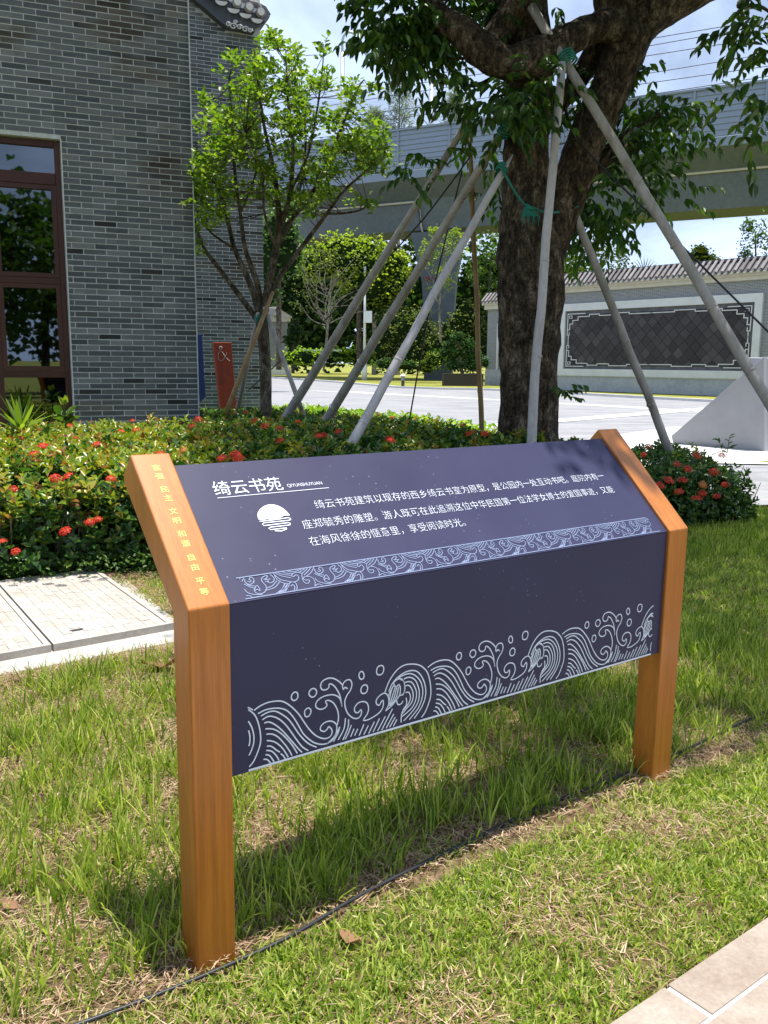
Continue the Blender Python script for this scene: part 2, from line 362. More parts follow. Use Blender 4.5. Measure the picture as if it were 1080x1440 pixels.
class MB:
    def __init__(s): s.v = []; s.f = []
    def poly(s, pts, flip=False):
        b = len(s.v); s.v += [tuple(p) for p in pts]; i = list(range(b, b + len(pts))); s.f.append(i[::-1] if flip else i); return s
    def hexa(s, lo, hi):
        """lo, hi: four corners each, same winding"""
        b = len(s.v); s.v += [tuple(p) for p in lo] + [tuple(p) for p in hi]
        s.f += [[b + 3, b + 2, b + 1, b], [b + 4, b + 5, b + 6, b + 7]] + [[b + i, b + (i + 1) % 4, b + 4 + (i + 1) % 4, b + 4 + i] for i in range(4)]
        return s
    def prism(s, pts, off):
        n = len(pts); b = len(s.v); off = Vector(off)
        s.v += [tuple(p) for p in pts] + [tuple(Vector(p) + off) for p in pts]
        s.f += [list(range(b + n - 1, b - 1, -1)), list(range(b + n, b + 2 * n))] + [[b + i, b + (i + 1) % n, b + n + (i + 1) % n, b + n + i] for i in range(n)]
        return s
    def box(s, c, dx, dy, dz, ax=None):
        X, Y, Z = ax or (Vector((1, 0, 0)), Vector((0, 1, 0)), Vector((0, 0, 1)))
        c = Vector(c); X = Vector(X) * dx / 2; Y = Vector(Y) * dy / 2; Z = Vector(Z) * dz / 2
        return s.hexa([c - X - Y - Z, c + X - Y - Z, c + X + Y - Z, c - X + Y - Z], [c - X - Y + Z, c + X - Y + Z, c + X + Y + Z, c - X + Y + Z])
    def tube(s, pts, rad, n=8, rough=0.0, freq=3.0, cap=True):
        pts = [Vector(p) for p in pts]
        if isinstance(rad, (int, float)): rad = [rad] * len(pts)
        b = len(s.v); up = Vector((0.13, 0.31, 1)).normalized(); prev = None
        for i, p in enumerate(pts):
            t = (pts[min(i + 1, len(pts) - 1)] - pts[max(i - 1, 0)]).normalized()
            if prev is None:
                a = t.cross(up if abs(t.dot(up)) < 0.95 else Vector((1, 0, 0))).normalized()
            else:
                a = (prev - t * prev.dot(t)).normalized()
            prev = a; c = t.cross(a)
            for k in range(n):
                q = 2 * math.pi * k / n
                d = a * math.cos(q) + c * math.sin(q); r = rad[i]
                if rough: 
                    w = p + d * r
                    r *= 1 + rough * (noise.noise(w * freq) + 0.5 * noise.noise(w * freq * 2.7))
                s.v.append(tuple(p + d * r))
        for i in range(len(pts) - 1):
            for k in range(n):
                j = (k + 1) % n
                s.f.append([b + i * n + k, b + i * n + j, b + (i + 1) * n + j, b + (i + 1) * n + k])
        if cap:
            s.f.append([b + k for k in range(n)][::-1]); s.f.append([b + (len(pts) - 1) * n + k for k in range(n)])
        return s
    def mesh(s, name, smooth=False):
        me = bpy.data.meshes.new(name); me.from_pydata(s.v, [], s.f); me.update()
        if smooth: me.polygons.foreach_set('use_smooth', [True] * len(me.polygons))
        return me
    def build(s, name, mat, parent=None, kind=None, smooth=False, bevel=0):
        me = s.mesh(name, smooth)
        if bevel:
            bm = bmesh.new(); bm.from_mesh(me)
            bmesh.ops.remove_doubles(bm, verts=bm.verts, dist=1e-5)
            bmesh.ops.recalc_face_normals(bm, faces=bm.faces)
            ed = [e for e in bm.edges if len(e.link_faces) == 2 and e.calc_face_angle(0) > 0.4]
            bmesh.ops.bevel(bm, geom=ed, offset=bevel, segments=2, profile=0.5, affect='EDGES')
            bm.to_mesh(me); bm.free()
        return link(name, me, mat, parent, kind=kind)
def spline(pts, k=4):
    """Catmull-Rom through points (tuples of any size)"""
    P = [np.array(p, float) for p in pts]; out = []
    for i in range(len(P) - 1):
        p0 = P[max(i - 1, 0)]; p1 = P[i]; p2 = P[i + 1]; p3 = P[min(i + 2, len(P) - 1)]
        for j in range(k):
            t = j / k
            out.append(0.5 * ((2 * p1) + (-p0 + p2) * t + (2 * p0 - 5 * p1 + 4 * p2 - p3) * t * t + (-p0 + 3 * p1 - 3 * p2 + p3) * t ** 3))
    out.append(P[-1]); return out

# leaf prototypes: axis +Y, length 1, normal +Z
def leaf_proto(w, fold=0.12, droop=0.15):
    V = np.array([(0, 0, 0), (-w, 0.38, fold * w * 2 - droop * .1), (-w * .82, 0.68, fold * w * 2 - droop * .5), (0, 1, -droop), (w * .82, 0.68, fold * w * 2 - droop * .5), (w, 0.38, fold * w * 2 - droop * .1)])
    return V, np.array([(0, 3, 2, 1), (0, 5, 4, 3)])
P_OVAL = leaf_proto(0.24, 0.35, 0.12)
P_ROUND = leaf_proto(0.34, 0.25, 0.05)
P_LONG = leaf_proto(0.20, 0.3, 0.20)
P_CLUMP = leaf_proto(0.36, 0.5, 0.1)
def frames(D, U):
    D = D / (np.linalg.norm(D, axis=1, keepdims=True) + 1e-9)
    X = np.cross(D, U); X /= (np.linalg.norm(X, axis=1, keepdims=True) + 1e-9)
    Z = np.cross(X, D)
    return X, D, Z
def leaves(parent, P, D, U, S, proto, mat, n_parts=0, name='foliage', leaf_name='leaf'):
    """many leaves: the n_parts that show largest are objects, the rest one mass"""
    P = np.asarray(P, float); D = np.asarray(D, float); U = np.asarray(U, float); S = np.asarray(S, float)
    X, Y, Z = frames(D, U); V0, F0 = proto
    pick = np.zeros(len(P), bool)
    if n_parts:
        u, v = project(P); dist = np.linalg.norm(P - np.array([0, 0, CAM_H]), axis=1)
        inside = (u > 0) & (u < 1080) & (v > 0) & (v < 1440) & (P[:, 1] > 0.3)
        size = np.where(inside, S / dist, -1) * (1 + 0.25 * RNG.random(len(P)))
        pick[np.argsort(-size)[:n_parts]] = True; pick &= inside
        me = np_mesh(leaf_name, V0, F0)
        for i in np.nonzero(pick)[0]:
            mw = Matrix(((X[i, 0] * S[i], Y[i, 0] * S[i], Z[i, 0] * S[i], P[i, 0]), (X[i, 1] * S[i], Y[i, 1] * S[i], Z[i, 1] * S[i], P[i, 1]), (X[i, 2] * S[i], Y[i, 2] * S[i], Z[i, 2] * S[i], P[i, 2]), (0, 0, 0, 1)))
            link(leaf_name, me, mat, parent, mw)
    k = ~pick; P, X, Y, Z, S = P[k], X[k], Y[k], Z[k], S[k]
    if not len(P): return None
    V = (V0[None, :, 0, None] * X[:, None] + V0[None, :, 1, None] * Y[:, None] + V0[None, :, 2, None] * Z[:, None]) * S[:, None, None] + P[:, None]
    F = F0[None] + (np.arange(len(P)) * len(V0))[:, None, None]
    return link(name, np_mesh(name, V.reshape(-1, 3), F.reshape(-1, F0.shape[1])), mat, parent, kind='stuff')
def rand_dirs(n, zlo=-1.0, zhi=1.0):
    z = RNG.uniform(zlo, zhi, n); a = RNG.uniform(0, 2 * np.pi, n); r = np.sqrt(np.clip(1 - z * z, 0, 1))
    return np.stack([r * np.cos(a), r * np.sin(a), z], 1)
UP = np.array([0, 0, 1.0])
# ================================================================== GROUND
def sheet(name, pts, mat, z, kind='structure', label=None):
    o = MB().poly([(x, y, z) for x, y in pts]).build(name, mat, kind=kind)
    return o
sheet('ground', [(-900, -900), (900, -900), (900, 1500), (-900, 1500)], M['far_grass'], -0.02)
def grid_sheet(name, x0, x1, y0, y1, step, mat, amp, z0):
    nx, ny = int((x1 - x0) / step) + 1, int((y1 - y0) / step) + 1
    X, Y = np.meshgrid(np.linspace(x0, x1, nx), np.linspace(y0, y1, ny))
    Z = np.array([[z0 + amp * noise.noise(Vector((x * 1.3, y * 1.3, 0.2))) + amp * .6 * noise.noise(Vector((x * 5, y * 5, 3))) for x in X[0]] for y in Y[:, 0]])
    V = np.stack([X, Y, Z], -1).reshape(-1, 3)
    i = np.arange((ny - 1) * nx).reshape(ny - 1, nx)[:, :-1].ravel()
    F = np.stack([i, i + 1, i + nx + 1, i + nx], 1)
    return link(name, np_mesh(name, V, F), mat, kind='structure')
grid_sheet('lawn', -6, 6.5, -2, 9.15, 0.06, M['lawn'], 0.012, 0.0)
grid_sheet('planting_bed', -12, 3.2, 9.15, 19.5, 0.4, M['soil'], 0.02, 0.012)

# plaza with paler bands
kerb_px = [(1060, 569), (1000, 566), (900, 560.5), (788, 554), (690, 549.5), (620, 548), (560, 546), (510, 541.5), (470, 538), (430, 535), (385, 532), (330, 529.5)]
kerb_pts = [(60, 16)] + [tuple(on_ground(u, v))[:2] for u, v in kerb_px]
plaza = [(3.2, 9.16), (12, 11.9)] + kerb_pts + [(-60, 190), (-60, 60), (-16, 19.6), (3.2, 19.6)]
sheet('plaza', plaza, M['plaza'], 0.016)
def band(a, b, w, z, mat, name):
    a = Vector((a[0], a[1], 0)); b = Vector((b[0], b[1], 0)); d = (b - a).normalized(); n = Vector((-d.y, d.x, 0)) * w / 2
    return MB().poly([(p.x, p.y, z) for p in (a - n, b - n, b + n, a + n)]).build(name, mat, kind='structure')
band((-2.0, 46.5), (10.6, 28.9), 0.5, 0.020, M['stripe'], 'paving_band')
band((-4.0, 47.0), (9.3, 31.5), 0.35, 0.024, M['stripe'], 'paving_band')
band((1.5, 20.1), (14.0, 34.0), 0.75, 0.028, M['stripe'], 'paving_band')
band((3.0, 15.2), (7.6, 21.2), 1.3, 0.032, M['stripe'], 'paving_band')
MB().poly([(p.x, p.y, 0.036) for p in (on_ground(880, 652), on_ground(1080, 656), on_ground(1140, 640), on_ground(1140, 612), on_ground(940, 606), on_ground(880, 620))]).build('paving_apron', M['stripe'], kind='structure')
# far kerb along the plaza edge
kb = MB()
kp = kerb_pts
for a, b in zip(kp[:-1], kp[1:]):
    a = Vector((*a, 0)); b = Vector((*b, 0)); d = (b - a).normalized(); n = Vector((-d.y, d.x, 0)) * -0.14
    kb.hexa([a - n, b - n, b + n, a + n], [p + Vector((0, 0, 0.13)) for p in (a - n, b - n, b + n, a + n)])
kb.build('kerb', M['stripe'], kind='structure')
w = MB().poly([(5.75, 13.6, 0.040), (8.2, 13.2, 0.040), (8.2, 14.3, 0.040), (6.25, 13.95, 0.040)]).build('grass_verge', M['far_grass'], kind='structure')

# ================================================================== INFORMATION SIGN
S_TH, SX, SY = 0.6274, -0.4517, 1.96
S_W, S_PW, S_PD, S_H, S_LY, S_LZ, S_HB, S_E, S_LB = 1.8788, 0.1047, 0.0937, 0.9364, 0.3432, 0.3285, 0.9096, 0.0105, -0.0094
vA = Vector((math.cos(S_TH), math.sin(S_TH), 0)); vB = Vector((-math.sin(S_TH), math.cos(S_TH), 0)); vC = Vector((0, 0, 1)) + S_LB * vB
S_O = Vector((SX, SY, 0)); S_L = math.hypot(S_LY, S_LZ)
vS = (vB * S_LY + vC * S_LZ) / S_L                                # up the slope
nS = vA.cross(vS).normalized()                                   # out of the slope (towards the viewer / sky)
nF = vA.cross(vC).normalized()                                   # out of the front
def sg(a, b, c): return S_O + vA * a + vB * b + vC * c
S_D = S_H - S_E * math.tan(math.atan2(S_LY, S_LZ) / 2)
sign = thing('information_sign', tuple(S_O), 'waist-high information sign with dark violet panels between two bent orange wood-grain posts', 'sign')
def post(a0, name):
    n = Vector((S_LZ, -S_LY)) / S_L
    prof = [(0, -0.12), (0, S_H), (S_LY, S_H + S_LZ)]
    e = (S_LY + n[0] * S_PD, S_H + S_LZ + n[1] * S_PD)
    k = Vector(e) - Vector((S_LY, S_H + S_LZ))
    c1 = Vector(e) - k * 0.14; c2 = Vector(e) - Vector((S_LY, S_LZ)) / S_L * 0.016
    prof += [tuple(c1), tuple(c2), (S_PD, S_HB), (S_PD, -0.12)]
    m = MB().prism([sg(a0, b, c) for b, c in prof], vA * S_PW)
    return m.build(name, M['wood'], sign, bevel=0.004)
pl, pr = post(0, 'post'), post(S_W - S_PW, 'post')
a0, a1 = S_PW + 0.0012, S_W - S_PW - 0.0012
S_T = 0.913
def panel_box(bc, name):
    """profile bc (b, c) extruded across"""
    return MB().prism([sg(a0, b, c) for b, c in bc], vA * (a1 - a0))
zb = 0.4925
th_ = 0.018
nb, nc = S_LZ / S_L * th_, -S_LY / S_L * th_
low = panel_box([(S_E, zb), (S_E, S_D - 0.002), (S_E + th_, S_D - 0.012), (S_E + th_, zb)], 'x').build('front_panel', M['panel'], sign)
upp = panel_box([(S_E, S_D), (S_E + S_LY * S_T, S_D + S_LZ * S_T), (S_E + S_LY * S_T + nb, S_D + S_LZ * S_T + nc), (S_E + nb, S_D + nc)], 'x').build('sloped_panel', M['panel'], sign)
panel_box([(S_E + 0.005, zb - 0.0015), (S_E + 0.005, zb - 0.0005), (S_E + th_ + 0.002, zb - 0.0005), (S_E + th_ + 0.002, zb - 0.0015)], 'x').build('bottom_edge', M['darkmetal'], sign)

UP_O = S_O + vB * S_E + vC * S_D
LO_O = S_O + vB * S_E
PO_O = S_O + vC * S_H
def text_mesh(txt, name, size, org, ux, uy, n, x, y, mat, parent, align='LEFT', sx=1.0, off=0.0, lift=0.0012, spacing=1.0):
    c = bpy.data.curves.new(name, 'FONT'); c.body = txt; c.size = 1.0; c.align_x = align; c.offset = off; c.space_character = spacing
    c.resolution_u = 3
    o = bpy.data.objects.new(name, c); SC.collection.objects.link(o)
    bpy.context.view_layer.update()
    me = bpy.data.meshes.new_from_object(o.evaluated_get(bpy.context.evaluated_depsgraph_get()))
    bpy.data.objects.remove(o); bpy.data.curves.remove(c)
    me.name = name; me.materials.clear()
    p0 = org + ux * x + uy * y + n * lift
    for v in me.vertices:
        v.co = p0 + ux * (v.co.x * size * sx) + uy * (v.co.y * size)
    return link(name, me, mat, parent)
T = lambda txt, size, x, y, mat, **k: text_mesh(txt, 'lettering', size, UP_O, vA, vS, nS, x, y, mat, upp, **k)
T('绮云书苑', 0.0515, 0.186, 0.3275, M['print_white'], off=0.0)
T('QIYUNSHUYUAN', 0.0158, 0.404, 0.3315, M['print_white'], sx=0.92)
RS = 0.0331
T('绮云书苑建筑以现存的西乡绮云书室为原型，是公园内一处互动书吧。庭院内有一', RS, 0.459, 0.2515, M['print_white'], off=-0.013)
T('座郑毓秀的雕塑。游人既可在此追溯这位中华民国第一位法学女博士的爱国事迹，又能', RS, 0.394, 0.190, M['print_white'], off=-0.013)
T('在海风徐徐的惬意里，享受阅读时光。', RS, 0.391, 0.134, M['print_white'], off=-0.013)
for ch, y in zip('富强民主文明和谐自由平等', (426.3, 398.6, 355.3, 327.4, 285.0, 255.9, 214.4, 185.0, 142.9, 114.2, 74.4, 43.4)):
    text_mesh(ch, 'lettering', 0.0215, PO_O, vA, vS, nS, 0.054, y / 1000 - 0.0085, M['print_yellow'], pl, align='CENTER', sx=1.08, off=0.006, lift=0.0008)

WAVE="169,651 187,659 210,663 239,660 258,651 279,632 298,609 314,583 331,558 350,538 370,526 387,524 397,532 397,544 387,555 383,549 373,545 362,552 364,563 379,570 396,568 410,557 413,543 408,526 396,516 382,508|180,640 200,645 223,644 244,639 263,628 281,606 295,582 309,556 325,537 342,522 362,512 382,509 399,514 410,527 421,544|188,632 207,637 226,636 244,625 265,606 281,583 295,560 314,535 331,519 350,507|192,621 207,626 223,622 241,610 260,589 276,565 292,540 308,518 325,504|197,611 210,611 228,599 246,581 265,557 281,536 295,517 306,504|200,595 220,590 238,578 257,558 276,533 292,505|203,580 220,576 238,562 257,537 270,516 276,503|204,563 222,556 238,543 251,527 265,502|204,548 217,544 230,531 241,522|243,517 249,512 257,499|202,537 217,531 230,516 238,501|200,526 212,520 224,500|194,515 204,512 214,500|294,657 289,652 283,651 278,654 275,660 276,667 281,672 286,673 292,670 294,664 294,657|349,654 344,649 337,648 331,652 327,658 328,665 333,670 340,671 346,668 350,661 349,654|332,605 328,600 322,598 316,601 314,608 314,615 319,620 325,621 330,618 333,612 332,605|414,553 418,574 414,596 402,617 387,628 377,627 382,616 373,609 359,610 348,619 349,631 362,640 382,643 402,640 419,629 426,614 429,601|429,601 422,633 413,651 402,666 389,673 387,663 376,659 365,664 362,676 370,686 387,689 404,684 419,673 429,662|446,647 438,653 433,648 430,658 435,668 445,672 455,669 460,656 455,641 445,630 438,616 439,598 447,578 461,563 476,556 488,560 492,572 489,578 481,572 471,576 469,588 480,599 496,600 510,592 515,575 510,560 498,546 515,544 536,549 555,558 564,572 563,588 556,584 551,577 542,582 540,593 551,604 568,608 579,598 583,583 581,568 572,555|572,555 592,565 608,578 620,591 622,610 617,622 609,618 601,622 600,633 616,639 629,634 636,620 638,603 632,591 617,588 610,577 615,564 626,564 632,571|601,628 592,612 586,591 584,570|605,619 596,596 589,576 584,567|609,615 604,597 597,580 586,566|615,616 612,596 603,579 591,567|596,621 588,609 581,597|643,578 645,558 633,545 627,527 627,508|440,566 438,548 433,532 417,510|450,560 448,536 432,506|422,546 417,530 402,509|459,542 450,522 439,506|468,529 457,509|480,526 470,509|500,534 485,505|515,527 500,504|535,533 516,503|552,538 531,504|572,540 546,503|596,556 577,528 560,502|601,540 575,504|606,529 587,504|612,521 600,504|499,673 498,667 493,664 488,665 484,670 482,677 484,683 488,686 493,685 497,680 499,673|510,628 506,623 499,622 492,625 489,632 490,639 495,645 502,646 508,643 511,636 510,628|563,671 558,665 550,664 543,667 540,674 541,683 546,689 554,690 561,687 564,680 563,671|569,610 577,628 589,647 611,667 636,675 665,672 688,664 703,653 717,637 726,613 731,587 731,562 723,539 711,517 699,506|582,609 594,630 614,645 640,654 666,653 686,642 703,618 712,591 712,566 703,543 689,525 673,509|614,642 637,647 659,645 679,632 695,611 702,585 699,561 688,538 672,523 656,510|634,635 653,636 673,624 685,602 690,579 686,556 672,537 652,522 636,511|637,624 657,622 670,608 679,587 678,566 667,546 649,534 630,525|637,613 652,612 664,596 668,576 662,558 646,546 631,534|641,593 652,592 658,578 655,563 642,549 631,541|621,636 632,630 637,613 636,597 630,587"
BORDER="509,34 515,40 516,47 512,52 502,47 499,51 505,57 518,58 528,54 526,43 524,33 526,25 531,22 538,24 542,30 537,32 531,32 527,38 534,42 545,41 554,34 555,21 549,10|509,34 497,32 476,39 463,46 454,61|457,68 471,55 495,45|464,68 479,58 498,52|477,69 490,60 504,57|492,69 501,63 514,62 533,67|524,58 536,63 544,69|528,52 541,59 552,68|533,47 548,56 561,67|536,42 555,51 571,66|571,61 569,54 574,46 584,45 593,52 593,61 587,64 582,58 586,54 580,51 576,54|564,48 570,42 579,36 589,30|569,50 576,42 589,38|585,25 593,28 597,22 599,28 596,38 590,35 584,27 585,19 594,14 607,16 617,26 618,36 614,45 614,54 623,61 634,62 627,54 620,53|642,64 648,55 646,45 637,40 629,42 631,49 638,52|621,52 635,50|621,47 628,44|653,67 655,46 667,34 682,29|619,27 636,31 653,43|614,21 640,25 658,38|638,7 657,17 671,31|647,8 666,18 678,28|657,9 672,18 681,24|560,34 564,23 580,14 600,11|549,10 562,15 571,9|480,26 486,32 495,32 501,27 500,16 495,9|484,21 491,25 494,18 488,8|469,30 457,17 445,8|475,28 464,17 453,8|479,24 470,15 462,8"
DOME="277,234 278,246 285,259 300,271 316,278 333,279 349,273 362,261 369,246 371,237 355,238 341,232 334,228 319,227 307,230 304,233 292,232"
RIPPLE="277,228 320,228 363,230 369,227 368,223 360,221 288,222 281,218 284,213 357,214 362,211 358,206 301,206 294,203 298,198 346,198 343,194 326,190 308,193"
VEINS="321,228 318,244 324,253 329,270|324,253 314,273|322,228 335,247 338,254 349,263|335,247 357,259|328,263 340,268|310,233 306,249 289,259|305,250 307,269|303,235 286,242|343,238 359,249"

def parse(s): return [[tuple(float(q) for q in p.split(',')) for p in st.split(' ')] for st in s.split('|')]
def ribbons(strokes, w, org, ux, uy, n, lift, x0=None, x1=None, k=3):
    mb = MB()
    for st in strokes:
        pts = spline(st, k) if len(st) > 2 else [np.array(p) for p in st]
        run = []
        def flush():
            if len(run) > 1:
                L_ = []; R_ = []
                for i, p in enumerate(run):
                    d = run[min(i + 1, len(run) - 1)] - run[max(i - 1, 0)]; d = d / (np.linalg.norm(d) + 1e-9)
                    q = np.array([-d[1], d[0]]) * w / 2
                    L_.append(p + q); R_.append(p - q)
                b = len(mb.v)
                for a, c in zip(L_, R_):
                    for g in (a, c): mb.v.append(tuple(org + ux * (g[0] / 1000) + uy * (g[1] / 1000) + n * lift))
                for i in range(len(run) - 1): mb.f.append([b + 2 * i, b + 2 * i + 1, b + 2 * i + 3, b + 2 * i + 2])
        for p in pts:
            if (x0 is None or p[0] >= x0) and (x1 is None or p[0] <= x1): run.append(p)
            else: flush(); run = []
        flush()
    return mb
wave = parse(WAVE)
WX0, WX1 = 152, 1729
allw = []
for sh in (-545, 0, 549, 1098):
    allw += [[(x + sh, max(y, 495)) for x, y in st] for st in wave]
ribbons(allw, 3.6, LO_O, vA, vC, nF, 0.0012, WX0, WX1).build('wave_print', M['print'], low)
ribbons([[(WX0, 497.0), (WX1, 497.0)]], 6.0, LO_O, vA, vC, nF, 0.0018).build('wave_print', M['print'], low)
ribbons([[(WX0, 672.0 - 9), (157, 660), (166, 653)]], 3.0, LO_O, vA, vC, nF, 0.0015).build('wave_print', M['print'], low)
bor = parse(BORDER)
allb = []
for k in range(-2, 7):
    allb += [[(x + 200 * k, min(max(y, 8), 66)) for x, y in st] for st in bor]
ribbons(allb, 2.0, UP_O, vA, vS, nS, 0.0012, 156, 1722).build('border_print', M['print_dim'], upp)
ribbons([[(150, 67.5), (1712, 67.5)], [(152, 6.0), (1738, 6.0)]], 2.4, UP_O, vA, vS, nS, 0.0018).build('border_print', M['print_dim'], upp)
ribbons([[(189, 316), (531, 317.5)]], 1.8, UP_O, vA, vS, nS, 0.0012).build('title_rule', M['print_white'], upp)
dome = parse(DOME)[0]
MB().poly([UP_O + vA * (x / 1000) + vS * (y / 1000) + nS * 0.0012 for x, y in [tuple(p) for p in spline(dome + [dome[0]], 3)[:-1]]]).build('emblem_dome', M['print_white'], upp)
ribbons(parse(RIPPLE), 3.0, UP_O, vA, vS, nS, 0.0014, k=1).build('emblem_ripple', M['print_white'], upp)
ribbons(parse(VEINS), 1.0, UP_O, vA, vS, nS, 0.0018).build('emblem_branch', M['print_dim'], upp)

# ================================================================== GREY BRICK BUILDING (left)
bd = Vector((0.927, 0.375, 0)).normalized(); bn = Vector((bd.y, -bd.x, 0))        # along the wall to the right; towards the viewer
cornerA = at(272, 300, 10.8); cornerA.z = 0
edgeB = on_plane(372, 470, at(372, 470, 16.6), bn); edgeB = Vector((edgeB.x, edgeB.y, 0))
building = thing('brick_building', tuple(cornerA), 'grey brick building with brown-framed window on the left', 'building')
CO = 0.063; BL = 0.25
def wall_pt(org, s, o, z): return org + bd * s + bn * o + Vector((0, 0, z))
jamb = on_plane(84.5, 196, cornerA, bn); sj = (jamb - cornerA).dot(bd); zt = jamb.z
sj = 0.5 * (sj + (on_plane(104.2, 578, cornerA, bn) - cornerA).dot(bd))
win_l = sj - 2.6
def wall_core(org, s0, s1, z0, z1, depth, name, holes=None):
    mb = MB()
    if not holes:
        mb.hexa([wall_pt(org, s0, 0, z0), wall_pt(org, s1, 0, z0), wall_pt(org, s1, -depth, z0), wall_pt(org, s0, -depth, z0)],
                [wall_pt(org, s0, 0, z1), wall_pt(org, s1, 0, z1), wall_pt(org, s1, -depth, z1), wall_pt(org, s0, -depth, z1)])
    else:
        h0, h1, hz0, hz1 = holes
        for a, b, c, d in ((s0, h0, z0, z1), (h1, s1, z0, z1), (h0, h1, hz1, z1), (h0, h1, z0, hz0)):
            mb.hexa([wall_pt(org, a, 0, c), wall_pt(org, b, 0, c), wall_pt(org, b, -depth, c), wall_pt(org, a, -depth, c)],
                    [wall_pt(org, a, 0, d), wall_pt(org, b, 0, d), wall_pt(org, b, -depth, d), wall_pt(org, a, -depth, d)])
    return mb.build(name, M['mortar'], building)
wallA = wall_core(cornerA, -7.0, -0.004, 0, 8.6, 0.3, 'wall', (win_l, sj, 0.35, zt))
sB0 = (cornerA - edgeB).dot(bd) - 3.5
wallB = wall_core(edgeB, sB0, -0.004, 0, 9.2, 0.3, 'wall')
# plinth strips
MB().box(wall_pt(cornerA, -3.5, 0.03, 0.36), 7.06, 0.06, 0.72, (bd, bn, Vector((0, 0, 1)))).build('plinth', M['concrete'], building)
# bricks
def brick_mesh(l):
    mb = MB().box((0, 0, 0), l, 0.014, CO - 0.0105); return mb.mesh('brick')
bm_full, bm_half, bm_q = brick_mesh(BL - 0.0105), brick_mesh(BL / 2 - 0.0105), brick_mesh(BL * 0.75 - 0.0105)
cand = []
def course_bricks(org, s0, s1, z0, z1, hole=None, top=None):
    rows = int(round((z1 - z0) / CO))
    for r in range(rows):
        z = z0 + (r + 0.5) * CO
        segs = [(s0, s1)]
        if hole and hole[2] < z + CO * .3 and z - CO * .3 < hole[3]: segs = [(s0, hole[0]), (hole[1], s1)]
        for a, b in segs:
            s = b; first = True; l = BL if r % 2 else BL / 2
            while s > a + 0.03:
                ll = l if first else BL
                ll = min(ll, s - a); first = False
                c = s - ll / 2
                if top is None or z < top(c): cand.append((org, c, z, ll))
                s -= ll
course_bricks(cornerA, -5.6, 0, 0.73, 8.2, (win_l, sj, 0.2, zt))
def gb(u, v, out=0.0):
    return on_plane(u, v, edgeB + bn * out, bn)
def verge_z(s):  # lower edge of the gable board, s measured back from the right edge of the rear wall
    return 9.0
vq = sorted(((gb(u, v) - edgeB).dot(bd), gb(u, v).z) for u, v in ((240, -22), (266, 0), (317, 43), (332, 46), (372, 52)))
course_bricks(edgeB, sB0 + 2.9, 0, 0.3, 9.1, None, lambda s: float(np.interp(s, [q[0] for q in vq], [q[1] for q in vq])))
info = []
for org, c, z, l in cand:
    p = wall_pt(org, c, -0.0035, z); u, v = project(np.array(p)); d = p.length
    info.append((bool(-12 < u < 1080 and -8 < v < 600), l / d, (org, c, z, l, p)))
vis = [i for i in info if i[0]]
vis.sort(key=lambda i: -i[1])
single = set(id(i[2]) for i in vis[:295])
stuffmb = MB()
BR = lambda p: Matrix(((bd.x, bn.x, 0, p.x), (bd.y, bn.y, 0, p.y), (0, 0, 1, p.z), (0, 0, 0, 1)))
for shown, _, rec in info:
    org, c, z, l, p = rec
    p = p + bn * random.uniform(-0.0025, 0.002)
    if id(rec) in single:
        me = bm_full if l > BL * .9 else (bm_half if l < BL * .6 else bm_q)
        o = link('brick', me, M['brick'], building, BR(p) @ Matrix.Diagonal((l - 0.0105, 1, 1, 1)) @ Matrix.Diagonal((1 / ((BL if me is bm_full else BL / 2 if me is bm_half else BL * .75) - 0.0105), 1, 1, 1)))
    else:
        stuffmb.box(p, l - 0.0105, 0.014, CO - 0.0105, (bd, bn, Vector((0, 0, 1))))
stuffmb.build('brickwork', M['brick'], building, kind='stuff')
# pale corner bead
MB().box(wall_pt(cornerA, 0.001, 0.004, 4.6), 0.012, 0.03, 7.8, (bd, bn, Vector((0, 0, 1)))).build('corner_bead', M['mortar'], building)
MB().box(wall_pt(cornerA, sj + 0.004, -0.002, (zt + .7) / 2), 0.012, 0.02, zt - .7, (bd, bn, Vector((0, 0, 1)))).build('corner_bead', M['mortar'], building)

# window: outer frame, transoms, three lights
zw = [on_plane(60, y, cornerA - bn * 0.11, bn).z for y in (252, 395, 526)]
def bar(s0, s1, z0, z1, o0, o1, name, parent):
    return MB().box(wall_pt(cornerA, (s0 + s1) / 2, (o0 + o1) / 2, (z0 + z1) / 2), s1 - s0, abs(o1 - o0), z1 - z0, (bd, bn, Vector((0, 0, 1)))).build(name, M['frame'], parent, bevel=0.004)
window = bar(sj - 0.07, sj - 0.008, 0.355, zt - 0.012, -0.14, -0.07, 'window', building)
bar(win_l + 0.01, sj - 0.072, zt - 0.075, zt - 0.012, -0.139, -0.071, 'frame', window)
bar(win_l + 0.01, sj - 0.072, zw[0] - 0.062, zw[0] + 0.062, -0.138, -0.064, 'transom', window)
bar(win_l + 0.01, sj - 0.072, zw[1] - 0.035, zw[1] + 0.035, -0.138, -0.072, 'transom', window)
bar(win_l + 0.01, sj - 0.072, zw[2] - 0.04, zw[2] + 0.04, -0.138, -0.072, 'transom', window)
bar(win_l + 0.01, sj - 0.072, 0.36, 0.42, -0.138, -0.072, 'frame', window)
sm = (on_plane(-5, 470, cornerA - bn * 0.11, bn) - cornerA).dot(bd)
bar(sm - 0.05, sm + 0.05, 0.42, zw[0] - 0.064, -0.1375, -0.0715, 'mullion', window)
